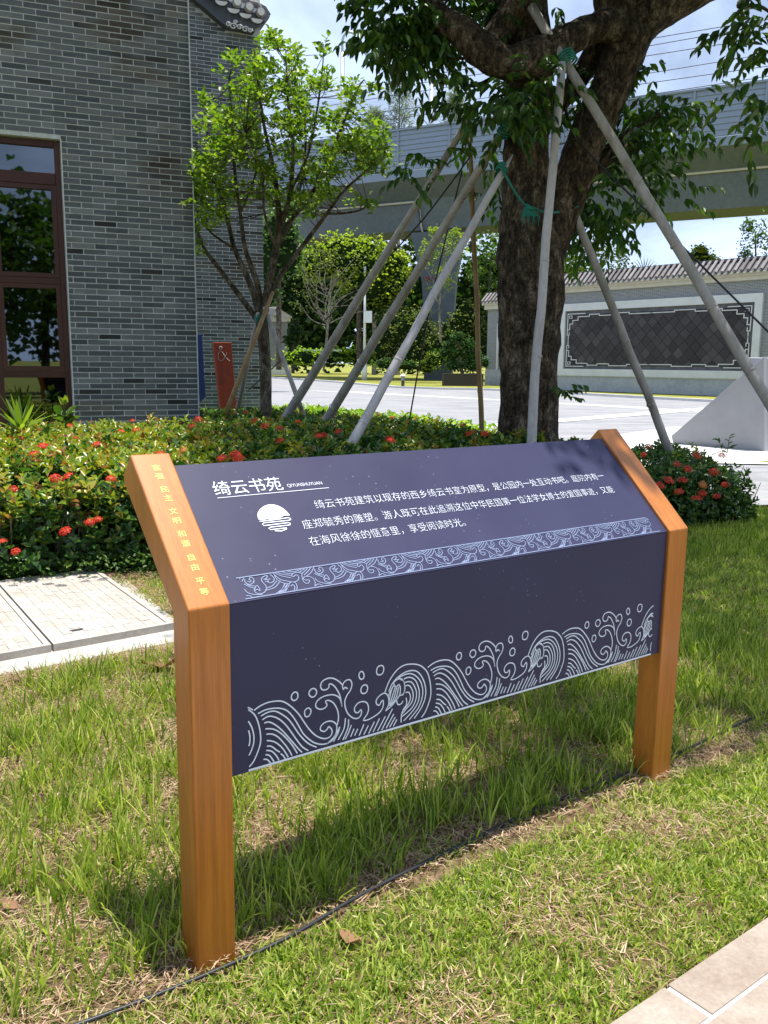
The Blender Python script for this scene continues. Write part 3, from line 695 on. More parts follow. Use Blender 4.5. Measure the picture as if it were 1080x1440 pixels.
def sash(z0, z1, name='sash'):
    w_ = 0.048
    s0, s1 = sm + 0.052, sj - 0.074
    mb = MB(); ax = (bd, bn, Vector((0, 0, 1)))
    for a, b, c, d in ((s0, s1, z1 - w_, z1), (s0, s1, z0, z0 + w_), (s0, s0 + w_, z0 + w_, z1 - w_), (s1 - w_, s1, z0 + w_, z1 - w_)):
        mb.box(wall_pt(cornerA, (a + b) / 2, -0.098, (c + d) / 2), b - a, 0.06, d - c, ax)
    mb.build(name, M['frame'], window)
sash(zw[1] + 0.037, zw[0] - 0.066); sash(zw[2] + 0.042, zw[1] - 0.037)
for a, b, c, d in ((win_l, sj - .07, zw[0], zt - .07), (win_l, sj - .07, zw[1], zw[0]), (win_l, sj - .07, zw[2], zw[1]), (win_l, sj - .07, 0.4, zw[2])):
    MB().poly([wall_pt(cornerA, a, -0.112, c), wall_pt(cornerA, b, -0.112, c), wall_pt(cornerA, b, -0.112, d), wall_pt(cornerA, a, -0.112, d)]).build('pane', M['glass'], window)

# gable verge and roof end on the rear wall
def gb(u, v, out=0.0):
    return on_plane(u, v, edgeB + bn * out, bn)
vp = [(262, -4), (290, 20), (317, 43), (332, 45), (355, 50), (357, 41), (369, 37), (370, 24), (352, 22), (330, 13), (305, -3), (285, -20), (262, -40)]
MB().prism([gb(u, v, 0.02) for u, v in vp], bn * 0.16).build('verge_board', M['verge'], building)
rf = MB()
rf.prism([gb(u, v, 0.02) for u, v in [(376, 26), (372, 16), (345, 4), (318, -12), (262, -50), (262, -60), (320, -22), (346, -6), (374, 9), (381, 20)]], bn * -3.0)
roofo = rf.build('roof', M['roof_dark'], building)
for (u, v) in ((283, -22), (297, -10), (311, 0), (328, 11), (345, 18), (361, 25)):
    c = gb(u, v, 0.22); 
    ring = [c + bd * (0.105 * math.cos(a)) + Vector((0, 0, 0.07 * math.sin(a) - 0.02)) for a in np.linspace(math.pi, 2 * math.pi, 9)]
    MB().prism(ring, bn * 0.02).build('drip_tile', M['tile_pale'], roofo)
    c2 = gb(u + 5, v - 7, 0.22)
    MB().tube([c2 + bn * 0.03, c2 - bn * 0.22 + bd * 0.02], 0.085, 12).build('tile_cap', M['roof'], roofo)
    MB().tube([c2 + bn * 0.06, c2 + bn * 0.031], 0.06, 12).build('tile_cap', M['tile_pale'], roofo)
c2 = gb(371, 22, 0.2)
MB().tube([c2 + bn * 0.05, c2 - bn * 2.2], 0.095, 12).build('tile_cap', M['roof_dark'], roofo)
MB().tube([gb(350, 3, 0), gb(362, 6, 0), gb(366, 13, 0)], 0.05, 8).build('ridge_tile', M['roof'], roofo)
# scroll relief below the eaves
sc_ = MB()
for (u, v, r) in ((321, 34, .05), (328, 37, .07), (337, 38, .055), (345, 41, .065), (352, 43, .045), (331, 31, .04)):
    c = gb(u, v, 0.19)
    sc_.tube([c + bd * (r * (1 - t / 14) * math.cos(t * 0.75)) + Vector((0, 0, r * .8 * (1 - t / 14) * math.sin(t * 0.75))) for t in range(12)], 0.012, 5)
sc_.build('scroll_relief', M['tile_pale'], building)

# leaning sign boards by the rear wall
def totem(pts, Y, depth, mat, label, name):
    root = thing(name, tuple(at(pts[3][0], pts[3][1], Y)), label, 'sign')
    f = [at(u, v, Y) for u, v in pts]
    MB().prism(f, Vector(depth)).build('board', mat, root, bevel=0.006)
    return root, f
redr, rf_ = totem([(300.3, 481.5), (325.5, 481.5), (333, 575), (310.5, 575)], 13.4, (-0.05, 0.13, 0), M['redsign'], 'red sign board with a looping white emblem leaning at the rear brick wall', 'sign_board')
blur, _ = totem([(272, 470), (284, 470), (289.5, 558), (277, 570)], 14.0, (-0.04, 0.14, 0), M['bluesign'], 'narrow dark blue sign board half hidden behind the brick corner', 'sign_board')
fx = (rf_[1] - rf_[0]); fy = (rf_[0] - rf_[3]); fnorm = Vector((0, -1, 0))
def rs(u, v): return at(u, v, 13.4) + fnorm * 0.006
def rsk(px, r, name, mat):
    MB().tube([rs(270 + x / 12, 460 + y / 12) for x, y in px], r, 5).build(name, mat, redr)
rsk([tuple(p) for p in spline([(588, 425), (575, 470), (540, 535), (500, 568), (460, 555), (442, 500), (450, 440), (480, 412), (510, 420), (545, 470), (590, 530), (640, 572)], 4)], 0.0045, 'emblem', M['greysign'])
rsk([(484 + 24 * math.cos(t), 352 + 24 * math.sin(t)) for t in np.linspace(0, 2 * math.pi, 14)], 0.0055, 'emblem', M['greysign'])
for x0, ys in ((470, (665, 715, 765, 830, 880, 930)), (590, (665, 715, 765))):
    for y in ys:
        mb = MB()
        for j in range(3): mb.tube([rs(270 + (x0 + j * 2) / 12, 460 + (y + j * 13) / 12), rs(270 + (x0 + 50) / 12, 460 + (y + j * 13) / 12)], 0.002, 4)
        mb.tube([rs(270 + (x0 + 24) / 12, 460 + (y - 3) / 12), rs(270 + (x0 + 28) / 12, 460 + (y + 34) / 12)], 0.002, 4)
        mb.build('lettering', M['sign_dim'], redr)
# ================================================================== CONCRETE COVERS in the grass
cd = Vector((0.8, 0.6, 0)); ce = Vector((-0.55, 0.835, 0)).normalized(); ZU = Vector((0, 0, 1))
c4 = Vector((-1.69, 4.34, 0))
def cp(o, a, e, z): return o + cd * a + ce * e + ZU * z
MB().hexa([cp(c4, -1.6, -0.23, -0.1), cp(c4, 0.74, -0.23, -0.1), cp(c4, 0.82, 1.62, -0.1), cp(c4, -1.6, 1.62, -0.1)],
          [cp(c4, -1.6, -0.20, 0.022), cp(c4, 0.71, -0.20, 0.022), cp(c4, 0.80, 1.60, 0.022), cp(c4, -1.6, 1.60, 0.022)]).build('concrete_apron', M['concrete'], kind='structure')
CW, CL = 0.655, 1.56
M['joint_brown'] = plain('brown_joint', (0.42, 0.385, 0.34), 0.9)
def cover(o, label):
    r = thing('utility_cover', tuple(o), label, 'utility cover', 'pair of tiled utility covers')
    fr = MB()
    for a, b, c, d in ((0, CW, 0, .032), (0, CW, CL - .032, CL), (0, .03, .032, CL - .032), (CW - .03, CW, .032, CL - .032)):
        fr.hexa([cp(o, a, c, 0.02), cp(o, b, c, 0.02), cp(o, b, d, 0.02), cp(o, a, d, 0.02)], [cp(o, a, c, 0.062), cp(o, b, c, 0.062), cp(o, b, d, 0.062), cp(o, a, d, 0.062)])
    fr.build('rim', M['cover'], r)
    MB().hexa([cp(o, .03, .03, .02), cp(o, CW - .03, .03, .02), cp(o, CW - .03, CL - .03, .02), cp(o, .03, CL - .03, .02)],
              [cp(o, .03, .03, .0535), cp(o, CW - .03, .03, .0535), cp(o, CW - .03, CL - .03, .0535), cp(o, .03, CL - .03, .0535)]).build('bed', M['joint_brown'], r)
    nx, ny = 11, 14
    w_, l_ = (CW - .066) / nx, (CL - .07) / ny
    me = MB().box((0, 0, 0), w_ - 0.0022, l_ - 0.0028, 0.009).mesh('paver')
    k = 0
    for j in range(ny):
        for i in range(nx):
            if (i, j) in ((8, 12), (9, 12), (2, 1)): continue
            c = cp(o, .033 + (i + .5) * w_, .035 + (j + .5) * l_ + (0.012 if i % 2 else -0.012) * (0 < j < ny - 1), 0.052 + random.uniform(-.0008, .0008))
            link('paver', me, M['cover'], r, Matrix(((cd.x, ce.x, 0, c.x), (cd.y, ce.y, 0, c.y), (0, 0, 1, c.z), (0, 0, 0, 1))))
    for i, j in ((8.5, 12), (2, 1)):
        c = cp(o, .033 + (i + .5) * w_, .035 + (j + .5) * l_, 0.0575)
        MB().box(c, 0.07, 0.022, 0.003, (cd, ce, ZU)).build('lifting_slot', M['darkmetal'], r)
    return r
cover(c4, 'pale tiled utility cover nearest the left post of the sign')
cover(c4 - cd * (CW + 0.012), 'pale tiled utility cover cut off by the left edge of the photo')

# ================================================================== BEIGE PAVING in the near right corner
e0 = Vector((0.57, 1.81, 0)); ee = Vector((0.8, 0.6, 0)); ei = Vector((0.6, -0.8, 0))
pav = thing('paved_path', (0.75, 1.6, 0), None, None)
pav['kind'] = 'structure'
def slab(s0, s1, w0, w1, z=0.035):
    g = 0.004
    MB().hexa([e0 + ee * a + ei * b + ZU * -.03 for a, b in ((s0 + g, w0 + g), (s1 - g, w0 + g), (s1 - g, w1 - g), (s0 + g, w1 - g))][::-1],
              [e0 + ee * a + ei * b + ZU * (z + random.uniform(-.001, .001)) for a, b in ((s0 + g, w0 + g), (s1 - g, w0 + g), (s1 - g, w1 - g), (s0 + g, w1 - g))][::-1]).build('paving_stone', M['slab'], pav, bevel=0.002)
MB().hexa([e0 + ee * a + ei * b + ZU * -.04 for a, b in ((-1, 0.01), (2.4, 0.01), (2.4, 1.3), (-1, 1.3))][::-1], [e0 + ee * a + ei * b + ZU * 0.031 for a, b in ((-1, 0.01), (2.4, 0.01), (2.4, 1.3), (-1, 1.3))][::-1]).build('joint_bed', M['slab_joint'], pav)
for k in range(-2, 4): slab(0.145 + 0.6 * k, 0.145 + 0.6 * (k + 1) - 0.006, 0.0, 0.128)
for k in range(-2, 3):
    for q in range(2): slab(0.40 + 0.6 * k, 0.40 + 0.6 * (k + 1), 0.13 + 0.42 * q, 0.13 + 0.42 * (q + 1))

# ================================================================== IRRIGATION HOSE
hp = [tuple(on_ground(u, v, .022)) for u, v in ((-60, 1512), (40, 1466), (110, 1440), (220, 1398), (330, 1353), (415, 1312), (500, 1264), (590, 1218), (690, 1166), (790, 1122), (880, 1089), (960, 1056), (1040, 1018), (1130, 975))]
hp = [(x_, y_ + .004 * math.sin(i_ * 2.1), z_ + .003 * math.sin(i_ * 1.3)) for i_, (x_, y_, z_) in enumerate(hp)]
tag(MB().tube(spline(hp, 6), 0.0056, 8).build('irrigation_hose', M['black'], smooth=True), 'thin black hose lying in the grass along the foot of the sign', 'hose')

# ================================================================== TILED SCREEN WALL across the plaza
wd = Vector((0.63, -0.776, 0)).normalized(); wo = Vector((wd.y, -wd.x, 0))
if wo.dot(Vector((-14, -48, 0))) < 0: wo = -wo
W0 = Vector((14.1, 48.5, 0))
def wp(s, o, z, org=W0): return org + wd * s + wo * o + ZU * z
def ws(u, v, org=W0, o=0.0): return (on_plane(u, v, org + wo * o, wo) - org).dot(wd)
def wbox(mb, s0, s1, o0, o1, z0, z1, org=W0):
    return mb.hexa([wp(s0, o0, z0, org), wp(s1, o0, z0, org), wp(s1, o1, z0, org), wp(s0, o1, z0, org)][::-1], [wp(s0, o0, z1, org), wp(s1, o0, z1, org), wp(s1, o1, z1, org), wp(s0, o1, z1, org)][::-1])
m_, N_, L_ = mat_new("fine_grey_brickwork")
tcx = N_.new('ShaderNodeTexCoord'); bt = N_.new('ShaderNodeTexBrick')
bt.inputs['Scale'].default_value = 1.0; bt.inputs['Brick Width'].default_value = 0.25; bt.inputs['Row Height'].default_value = 0.07
bt.inputs['Mortar Size'].default_value = 0.009; bt.inputs['Color1'].default_value = (0.13, 0.142, 0.15, 1); bt.inputs['Color2'].default_value = (0.18, 0.19, 0.197, 1); bt.inputs['Mortar'].default_value = (0.36, 0.365, 0.35, 1)
L_.new(tcx.outputs['UV'], bt.inputs[0])
M['farbrick'] = finish(m_, N_, L_, bt.outputs['Color'], 0.85, bump(N_, L_, bt.outputs['Fac'], -0.4, 0.01))
def uv_wall(o):
    me = o.data; uv = me.uv_layers.new(name='UVMap')
    for p in me.polygons:
        for li in p.loop_indices:
            c = me.vertices[me.loops[li].vertex_index].co
            s = c.x * wd.x + c.y * wd.y if abs(p.normal.dot(wo)) > .5 else c.x * wo.x + c.y * wo.y
            uv.data[li].uv = (s, c.z)
    return o
scr = thing('screen_wall', tuple(W0), 'long grey brick screen wall with a framed dark diamond-tile panel and tiled coping', 'wall')
SL, SR = ws(784, 480) - 0.2, 16.0
FL, FR = ws(786.5, 470, o=.12), ws(1069, 470, o=.12); IL, IR = ws(796, 470, o=.12), ws(1055, 470, o=.12)
zr, ze, zcn, zf, zi, zpb, zfb = 6.75, 6.02, 5.62, 4.98, 4.45, 1.36, 0.88
uv_wall(wbox(MB(), SL, SR, 0, -0.5, 0.88, 5.7).build('wall_body', M['farbrick'], scr))
wbox(MB(), SL - .02, SR, 0.06, -0.55, 0.0, 0.88).build('plinth', M['plinth'], scr)
wbox(MB(), SL - .04, SR, 0.10, -0.56, 0.84, 0.90).build('plinth_moulding', M['white_stone'], scr)
cm = MB(); wbox(cm, SL - .1, SR, 0.14, -0.64, zcn, zcn + .2); wbox(cm, SL - .2, SR, 0.26, -0.76, zcn + .2, ze - .02); cm.build('cornice', M['cream'], scr)
fm = MB()
for a, b, c, d in ((FL, FR, zi + .12, zf), (FL, FR, zfb, zpb - .1), (FL, IL - .12, zpb - .1, zi + .12), (IR + .12, FR, zpb - .1, zi + .12)): wbox(fm, a, b, 0.14, 0.0, c, d)
fm.build('stone_frame', M['white_stone'], scr)
wbox(MB(), IL - .12, IR + .12, 0.012, 0.0, zpb - .1, zi + .12).build('panel_bed', M['roof_dark'], scr)
# diamond slates
tsz = 0.47; n_t = 0
c_s, c_z = (IL + IR) / 2, (zpb + zi) / 2
step = tsz * math.sqrt(2) / 2
lo_s, hi_s, lo_z, hi_z = IL + .14, IR - .14, zpb + .10, zi - .10
def clip(poly, axis, val, keep_less):
    out = []
    for i in range(len(poly)):
        a, b = poly[i], poly[(i + 1) % len(poly)]
        ia = (a[axis] <= val) == keep_less; ib = (b[axis] <= val) == keep_less
        if ia: out.append(a)
        if ia != ib:
            t = (val - a[axis]) / (b[axis] - a[axis]); out.append((a[0] + (b[0] - a[0]) * t, a[1] + (b[1] - a[1]) * t))
    return out
ni = int((hi_s - lo_s) / step) + 4; nj = int((hi_z - lo_z) / step) + 4
for i in range(-1, ni):
    for j in range(-1, nj):
        if (i + j) % 2: continue
        s, z = lo_s + i * step, lo_z + j * step
        h = step - 0.016
        poly = [(s - h, z), (s, z - h), (s + h, z), (s, z + h)]
        for ax, val, kl in ((0, lo_s, False), (0, hi_s, True), (1, lo_z, False), (1, hi_z, True)):
            poly = clip(poly, ax, val, kl)
            if len(poly) < 3: break
        if len(poly) < 3: continue
        MB().prism([wp(a, 0.03, b) for a, b in poly][::-1], wo * random.uniform(.02, .035)).build('slate_tile', M['slate'], scr)
# fretwork border
fw = MB()
def fret(pts, w=0.045):
    for (a, b), (c, d) in zip(pts[:-1], pts[1:]):
        if abs(a - c) > abs(b - d): wbox(fw, min(a, c) - w / 2, max(a, c) + w / 2, 0.085, 0.03, b - w / 2, b + w / 2)
        else: wbox(fw, a - w / 2, a + w / 2, 0.084, 0.031, min(b, d) - w / 2, max(b, d) + w / 2)
wi, hi_ = IR - IL, zi - zpb
for sx in (0, 1):
    for sz in (0, 1):
        X = lambda a: IL + a if not sx else IR - a
        Z = lambda b: zpb + b if not sz else zi - b
        fret([(X(0.05), Z(0.95)), (X(.05), Z(.05)), (X(1.3), Z(.05))])
        fret([(X(.05), Z(.95)), (X(.22), Z(.95)), (X(.22), Z(.62)), (X(.42), Z(.62)), (X(.42), Z(.42)), (X(.8), Z(.42)), (X(.8), Z(.22)), (X(1.6), Z(.22)), (X(1.6), Z(.12)), (X(2.3), Z(.12)), (X(2.3), Z(.2)), (X(3.1), Z(.2)), (X(3.1), Z(.10)), (X(4.3), Z(.10)), (X(4.3), Z(.18)), (X(wi / 2 + .05), Z(.18))])
        fret([(X(.18), Z(.30)), (X(.18), Z(.16)), (X(.36), Z(.16)), (X(.36), Z(.30)), (X(.27), Z(.30))], .035)
        fret([(X(.05), Z(.95)), (X(.05), Z(1.25)), (X(.2), Z(1.25)), (X(.2), Z(1.1))], .04)
        fret([(X(.14), Z(1.25)), (X(.14), Z(hi_ / 2 + .02))], .04)
fw.build('fretwork', M['white_stone'], scr)
# tiled coping
def coping(org, s0, s1, parent, zr, ze, n0=0, dep=0.25):
    cpm = MB(); mid = -dep
    A = [wp(s0, 0.42, ze - .03, org), wp(s0, mid, zr - .12, org), wp(s0, mid * 2 - .42, ze - .03, org)]
    cpm.prism(A, wd * (s1 - s0)).build('coping_bed', M['roof_dark'], parent)
    wbox(MB(), s0 - .05, s1, mid + .09, mid - .09, zr - .13, zr, org).build('ridge', M['roof_dark'], parent)
    n = int((s1 - s0) / 0.34)
    for k in range(n):
        s = s0 + (k + .5) * 0.34
        MB().tube([wp(s, 0.46, ze + .045, org), wp(s, mid + .10, zr - .07, org)], 0.078, 7).build('roll_tile', M['roof'], parent, smooth=False)
        if k < n - 1:
            c = wp(s + .17, 0.45, ze - .02, org)
            MB().prism([c + wd * (.085 * math.cos(a)) + ZU * (.085 * math.sin(a)) for a in np.linspace(math.pi, 2 * math.pi, 6)], wo * 0.03).build('drip_tile', M['tile_pale'], parent)
    for k in range(n):
        s = s0 + (k + .5) * 0.34
        MB().tube([wp(s, 0.462, ze + .045, org), wp(s, 0.48, ze + .042, org)], 0.06, 7).build('tile_end', M['roof_dark'], parent)
coping(W0, SL - .25, SR, scr, zr, ze)

# lower wing left of the trunk
W1 = on_ground(690, 541.5, 0)
wing = thing('wing_wall', tuple(W1), 'short grey brick wall end with tiled coping seen just left of the big trunk', 'wall')
def s1_(u): return ws(u, 500, W1)
k1 = (W1.y / 48.5)
uv_wall(wbox(MB(), s1_(684.5), s1_(722), 0, -0.5, 1.1, 5.3, W1).build('wall_body', M['farbrick'], wing))
wbox(MB(), s1_(683.5), s1_(722), 0.06, -0.55, 0, 1.1, W1).build('plinth', M['plinth'], wing)
wbox(MB(), s1_(699), s1_(701), 0.1, -0.01, 1.1, 4.3, W1).build('stone_frame', M['white_stone'], wing)
cm = MB(); wbox(cm, s1_(682), s1_(722), 0.2, -0.7, 5.3, 5.6, W1); wbox(cm, s1_(680), s1_(722), 0.32, -0.8, 5.6, 5.75, W1); cm.build('cornice', M['cream'], wing)
coping(W1, s1_(679.5), s1_(722), wing, 6.5, 5.8)

# gate pillar far left
G0 = on_ground(397, 527, 0)
gate = thing('gate_pillar', tuple(G0), 'grey brick gate pillar with white base and gabled tile cap beside the road', 'pillar')
gs = G0.y / CAM_F
gx = Vector((1, 0.12, 0)).normalized(); gy = Vector((-.12, 1, 0)).normalized()
def gbox(mb, x0, x1, y0, y1, z0, z1):
    return mb.hexa([G0 + gx * a + gy * b + ZU * z0 for a, b in ((x0, y0), (x1, y0), (x1, y1), (x0, y1))], [G0 + gx * a + gy * b + ZU * z1 for a, b in ((x0, y0), (x1, y0), (x1, y1), (x0, y1))])
hp_ = lambda v: 1.5 + (509.5 - v) * gs
x0_, x1_ = (376 - 397) * gs, (405 - 397) * gs
o_ = gbox(MB(), x0_, x1_, 0, 2.2, hp_(516), hp_(455)).build('pillar_body', M['farbrick'], gate)
me_ = o_.data; uvl = me_.uv_layers.new(name='UVMap')
for p in me_.polygons:
    for li in p.loop_indices:
        c = me_.vertices[me_.loops[li].vertex_index].co; uvl.data[li].uv = ((c.x + c.y) / 1.6, c.z / 1.6)
gbox(MB(), x0_ - .05, x1_ + .05, -.06, 2.3, 0, hp_(516)).build('pillar_base', M['white_stone'], gate)
gbox(MB(), x0_ - .3, x1_ + .35, -.35, 2.6, hp_(455), hp_(448.5)).build('cornice', M['cream'], gate)
ga = (x1_ + .55); gb_ = x1_ - 2.2 - .0
MB().prism([G0 + gx * a + gy * -.4 + ZU * z for a, z in ((x1_ + .55, hp_(448.5)), (x1_ - .75, hp_(439)), (x1_ - 2.1, hp_(448.5)))], gy * 3.0).build('gable_cap', M['cream'], gate)
MB().prism([G0 + gx * a + gy * b + ZU * z for a, b, z in ((x1_ - 2.0, -.3, hp_(448.6)), (x1_ - .75, -.2, hp_(438.2)), (x1_ - 1.1, .4, hp_(434)), (x0_ - .4, .4, hp_(436)), (x0_ - .4, -.3, hp_(448)))], gy * 1.8).build('tile_roof', M['roof_dark'], gate)

# ================================================================== VIADUCT
vd = Vector((0.875, -0.485, 0)).normalized(); vo = Vector((-0.485, -0.875, 0)).normalized(); V0_ = Vector((4.5, 80.0, 0))
def vpnt(s, o, z): return V0_ + vd * s + vo * o + ZU * z
via = thing('viaduct', tuple(V0_), 'grey concrete railway viaduct crossing behind the trees with louvred noise barriers', 'viaduct')
def vprof(pts, s0, s1, name, mat, parent=via):
    return MB().prism([vpnt(s0, o, z) for o, z in pts], vd * (s1 - s0)).build(name, mat, parent)
VS0, VS1 = -70, 75
vprof([(0.0, 17.65), (0.0, 18.15), (-11.5, 18.15), (-11.5, 17.65), (-8.6, 16.2), (-7.9, 13.6), (-3.3, 13.6), (-2.6, 16.2)], VS0, VS1, 'deck_girder', M['deck'])
vprof([(0.04, 17.55), (0.04, 18.2), (-.3, 18.2), (-.3, 17.55)], VS0, VS1, 'edge_beam', M['barrier'])
nsl = 8
for k in range(nsl):
    z0 = 18.24 + k * 0.42
    vprof([(0.02, z0), (0.075, z0 + .03), (0.04, z0 + .395), (-.06, z0 + .395), (-.06, z0)], VS0, VS1, 'barrier_slat', M['barrier'])
vprof([(0.2, 21.6), (0.2, 21.75), (-.2, 21.75), (-.2, 21.6)], VS0, VS1, 'top_rail', M['barrier'])
for s in np.arange(VS0 + 1, VS1, 5.0):
    MB().box(vpnt(s, -0.02, 19.9), 0.16, 0.36, 3.5, (vd, vo, ZU)).build('barrier_post', M['barrier'], via)
MB().tube([vpnt(s, -2.45, 16.0) for s in (-3.2, -66)], 0.09, 8).build('drain_pipe', M['cream'], via)
MB().tube([vpnt(-3.2, -2.45, 16.0), vpnt(-3.2, -3.05, 14.0), vpnt(-3.0, -3.4, 12.6)], 0.09, 8).build('drain_pipe', M['cream'], via)
MB().tube([vpnt(s, -2.4, 16.25) for s in (13, 74)], 0.09, 8).build('drain_pipe', M['cream'], via)
# pier
pT = [at(u, v, 83.5) for u, v in ((577, 328), (655, 320), (641, 392), (636, 470), (597, 470), (593, 395))]
pier = MB().prism([p for p in pT][::-1], Vector((0.35, 2.6, 0))).build('pier', M['deck'], via)
base = [at(597, 470, 83.5), at(636, 470, 83.5)]
MB().hexa([Vector((base[0].x, 83.5, -.1)), Vector((base[1].x, 83.5, -.1)), Vector((base[1].x + .3, 86.1, -.1)), Vector((base[0].x + .3, 86.1, -.1))], [base[0], base[1], base[1] + Vector((.3, 2.6, 0)), base[0] + Vector((.3, 2.6, 0))]).build('pier_foot', M['deck'], via)
tc_ = at(595.5, 394.5, 83.42)
text_mesh('BJ53', 'lettering', 0.52, tc_, Vector((1, 0, 0)), ZU, Vector((0, -1, 0)), 0, 0, M['redtext'], pier, off=0.01, lift=0.01)
P2 = [vpnt(34, -3.6, 13.6), vpnt(39, -3.6, 13.6), vpnt(38, -3.6, 6), vpnt(38, -3.6, 0), vpnt(35, -3.6, 0), vpnt(35, -3.6, 6)]
MB().prism(P2, vo * -2.6).build('pier', M['deck'], via)

# overhead line masts and wires
def mast(u, vtop, Y, r, hook, label):
    z = at(u, vtop, Y).z; x = at(u, vtop, Y).x
    t = thing('line_mast', (x, Y, 18), label, 'mast')
    MB().tube([(x, Y, 17.9), (x, Y, z)], [r, r * .8], 10).build('pole', M['metal'], t, smooth=True)
    return t, Vector((x, Y, z))
mt, mtop = mast(481.5, 74, 86, .24, True, 'grey mast with a curved arm rising above the small green tree')
MB().tube(spline([tuple(mtop), tuple(mtop + Vector((0, 0, 1.0))), tuple(mtop + Vector((.25, 0, 1.6))), tuple(mtop + Vector((.75, 0, 1.75))), tuple(mtop + Vector((1.2, 0, 1.5)))], 4), 0.12, 8).build('curved_arm', M['metal'], mt, smooth=True)
mt2, mt2top = mast(607, 120, 83, .26, False, 'grey mast on the viaduct between the wispy trees')
MB().tube([mt2top - Vector((0, 0, 1.2)), mt2top - Vector((2.4, 0, 2.2))], .05, 5).build('bracket', M['metal'], mt2)
MB().tube([mt2top - Vector((0, 0, 3.6)), mt2top - Vector((2.2, 0, 1.2))], .05, 5).build('bracket', M['metal'], mt2)
wl_ = 'overhead railway wire strung across the sky above the viaduct'
for k, (yr, off, nth) in enumerate(((27, -2, 'topmost'), (32, -3, 'second highest'), (52, -2.6, 'third highest'), (73, -7, 'fourth highest'), (93, -3, 'second lowest'), (105, -4, 'lowest'))):
    p = on_plane(1080, yr, V0_ + vo * off, vo); s = (p - V0_).dot(vd); z = p.z
    pts = []
    for j in range(40):
        q = -70 + j * 150 / 39; ph = ((q + 70) % 50) / 50
        pts.append(vpnt(q, off, z - 0.35 * (1 - (2 * ph - 1) ** 2) * (k % 2)))
    tag(MB().tube(pts, 0.030, 5).build('overhead_wire', M['darkmetal'], kind=None), nth + ' of the overhead railway wires crossing the sky at the right', 'wire', 'overhead railway wires')

# ================================================================== CONCRETE WEDGE
wf = [on_ground(947, 626.5), on_ground(1075, 637.5)]
top = at(1073.5, 501.5, wf[1].y + .02); tip = at(943.5, 613, wf[0].y)
bk = Vector((0.82, 0.57, 0)) * 1.9
wedge = thing('concrete_wedge', tuple(wf[1]), 'smooth pale grey concrete wedge sculpture rising to a point at the right edge', 'sculpture')
MB().prism([wf[0], wf[1], top, tip], bk).build('block', M['wedge'], wedge, bevel=0.012)
MB().hexa([wf[1] + Vector((-.02, .02, -.02)), wf[1] + Vector((1.8, .7, -.02)), wf[1] + Vector((1.8, 1.6, -.02)), wf[1] + Vector((.1, 1.5, -.02))],
          [top + Vector((.01, .03, -.02)), Vector((wf[1].x + 1.8, wf[1].y + .7, top.z)), Vector((wf[1].x + 1.8, wf[1].y + 1.6, top.z)), Vector((wf[1].x + .1, wf[1].y + 1.5, top.z))]).build('side_block', M['wedge'], wedge, bevel=0.012)

# ================================================================== STREET FURNITURE
lb = on_ground(512.5, 534.5); zt_ = lambda v, P: 1.5 + (510.5 - v) / CAM_F * P.y
lamp = thing('lamp_post', tuple(lb), 'slim white post with a small white box standing on the far verge', 'post')
MB().tube([lb, lb + ZU * 1.6], [.26, .2], 10).build('base_sleeve', M['white'], lamp, smooth=True)
MB().tube([lb + ZU * 1.5, lb + ZU * zt_(372, lb)], [.13, .1], 10).build('pole', M['white'], lamp, smooth=True)
MB().box(lb + Vector((.28, -.15, zt_(448.5, lb))), .72, .45, 1.0).build('box', M['white'], lamp, bevel=.03)
bb = on_ground(566.5, 543)
bol = thing('bollard_light', tuple(bb), 'short dark bollard light with pale cap on the yellowish verge', 'bollard')
MB().tube([bb, bb + ZU * .38], .11, 12).build('stem', M['darkmetal'], bol)
MB().tube([bb + ZU * .38, bb + ZU * .66], .125, 12).build('lamp_head', M['metal'], bol)
MB().tube([bb + ZU * .66, bb + ZU * .72, bb + ZU * .79], [.18, .16, .04], 12).build('cap', M['white'], bol)
for q in range(4): MB().tube([bb + ZU * (.42 + q * .06), bb + ZU * (.44 + q * .06)], .14, 12).build('louvre', M['darkmetal'], bol)
rl = at(428, 491.5, 100)
rail = thing('white_railing', tuple(rl), 'low white rail glimpsed behind the distant shrubs', 'railing')
MB().box(at(453, 492.5, 100), 100 / CAM_F * 54, .15, .18).build('rail', M['white'], rail)
for u in (428, 441, 454, 467, 480): MB().box(at(u, 492.5, 100.1) + ZU * -.6, .12, .12, 1.1).build('rail_post', M['white'], rail)
# ================================================================== MAIN TREE
TY = 8.5
def skel(pts, Y0):
    """pts: (u, v, width_px[, dY])"""
    P = []; Rr = []
    for q in pts:
        Y = Y0 + (q[3] if len(q) > 3 else 0)
        P.append(tuple(at(q[0], q[1], Y)) + (q[2] / 2 / CAM_F * Y,))
    S = spline(P, 6)
    return [Vector(p[:3]) for p in S], [float(p[3]) for p in S]
tb = at(742, 640, TY); tb.z = 0
tree = thing('shade_tree', tuple(tb), 'big old tree with rugged dark trunk and spreading limbs behind the sign', 'tree')
def limb(pts, name, rough=.16, n=22, Y0=TY, parent=tree, mat='bark', k=3.5):
    P, Rr = skel(pts, Y0)
    return MB().tube(P, Rr, n, rough, k).build(name, M[mat], parent, smooth=True)
limb([(738, 745, 104), (741, 690, 94), (742, 620, 84), (744, 540, 80), (745, 460, 84), (748, 400, 90), (745, 340, 84), (740, 280, 66), (739, 220, 60), (742, 160, 60), (742, 100, 66), (735, 40, 70), (728, -40, 62)], 'trunk', .10, 56, k=5)
limb([(762, 420, 40), (772, 350, 50), (788, 300, 54), (806, 250, 54), (822, 205, 52), (842, 160, 53), (862, 115, 54), (880, 70, 56), (902, 30, 54), (945, 2, 50), (1010, -30, 44)], 'limb', .10, 32, k=5)
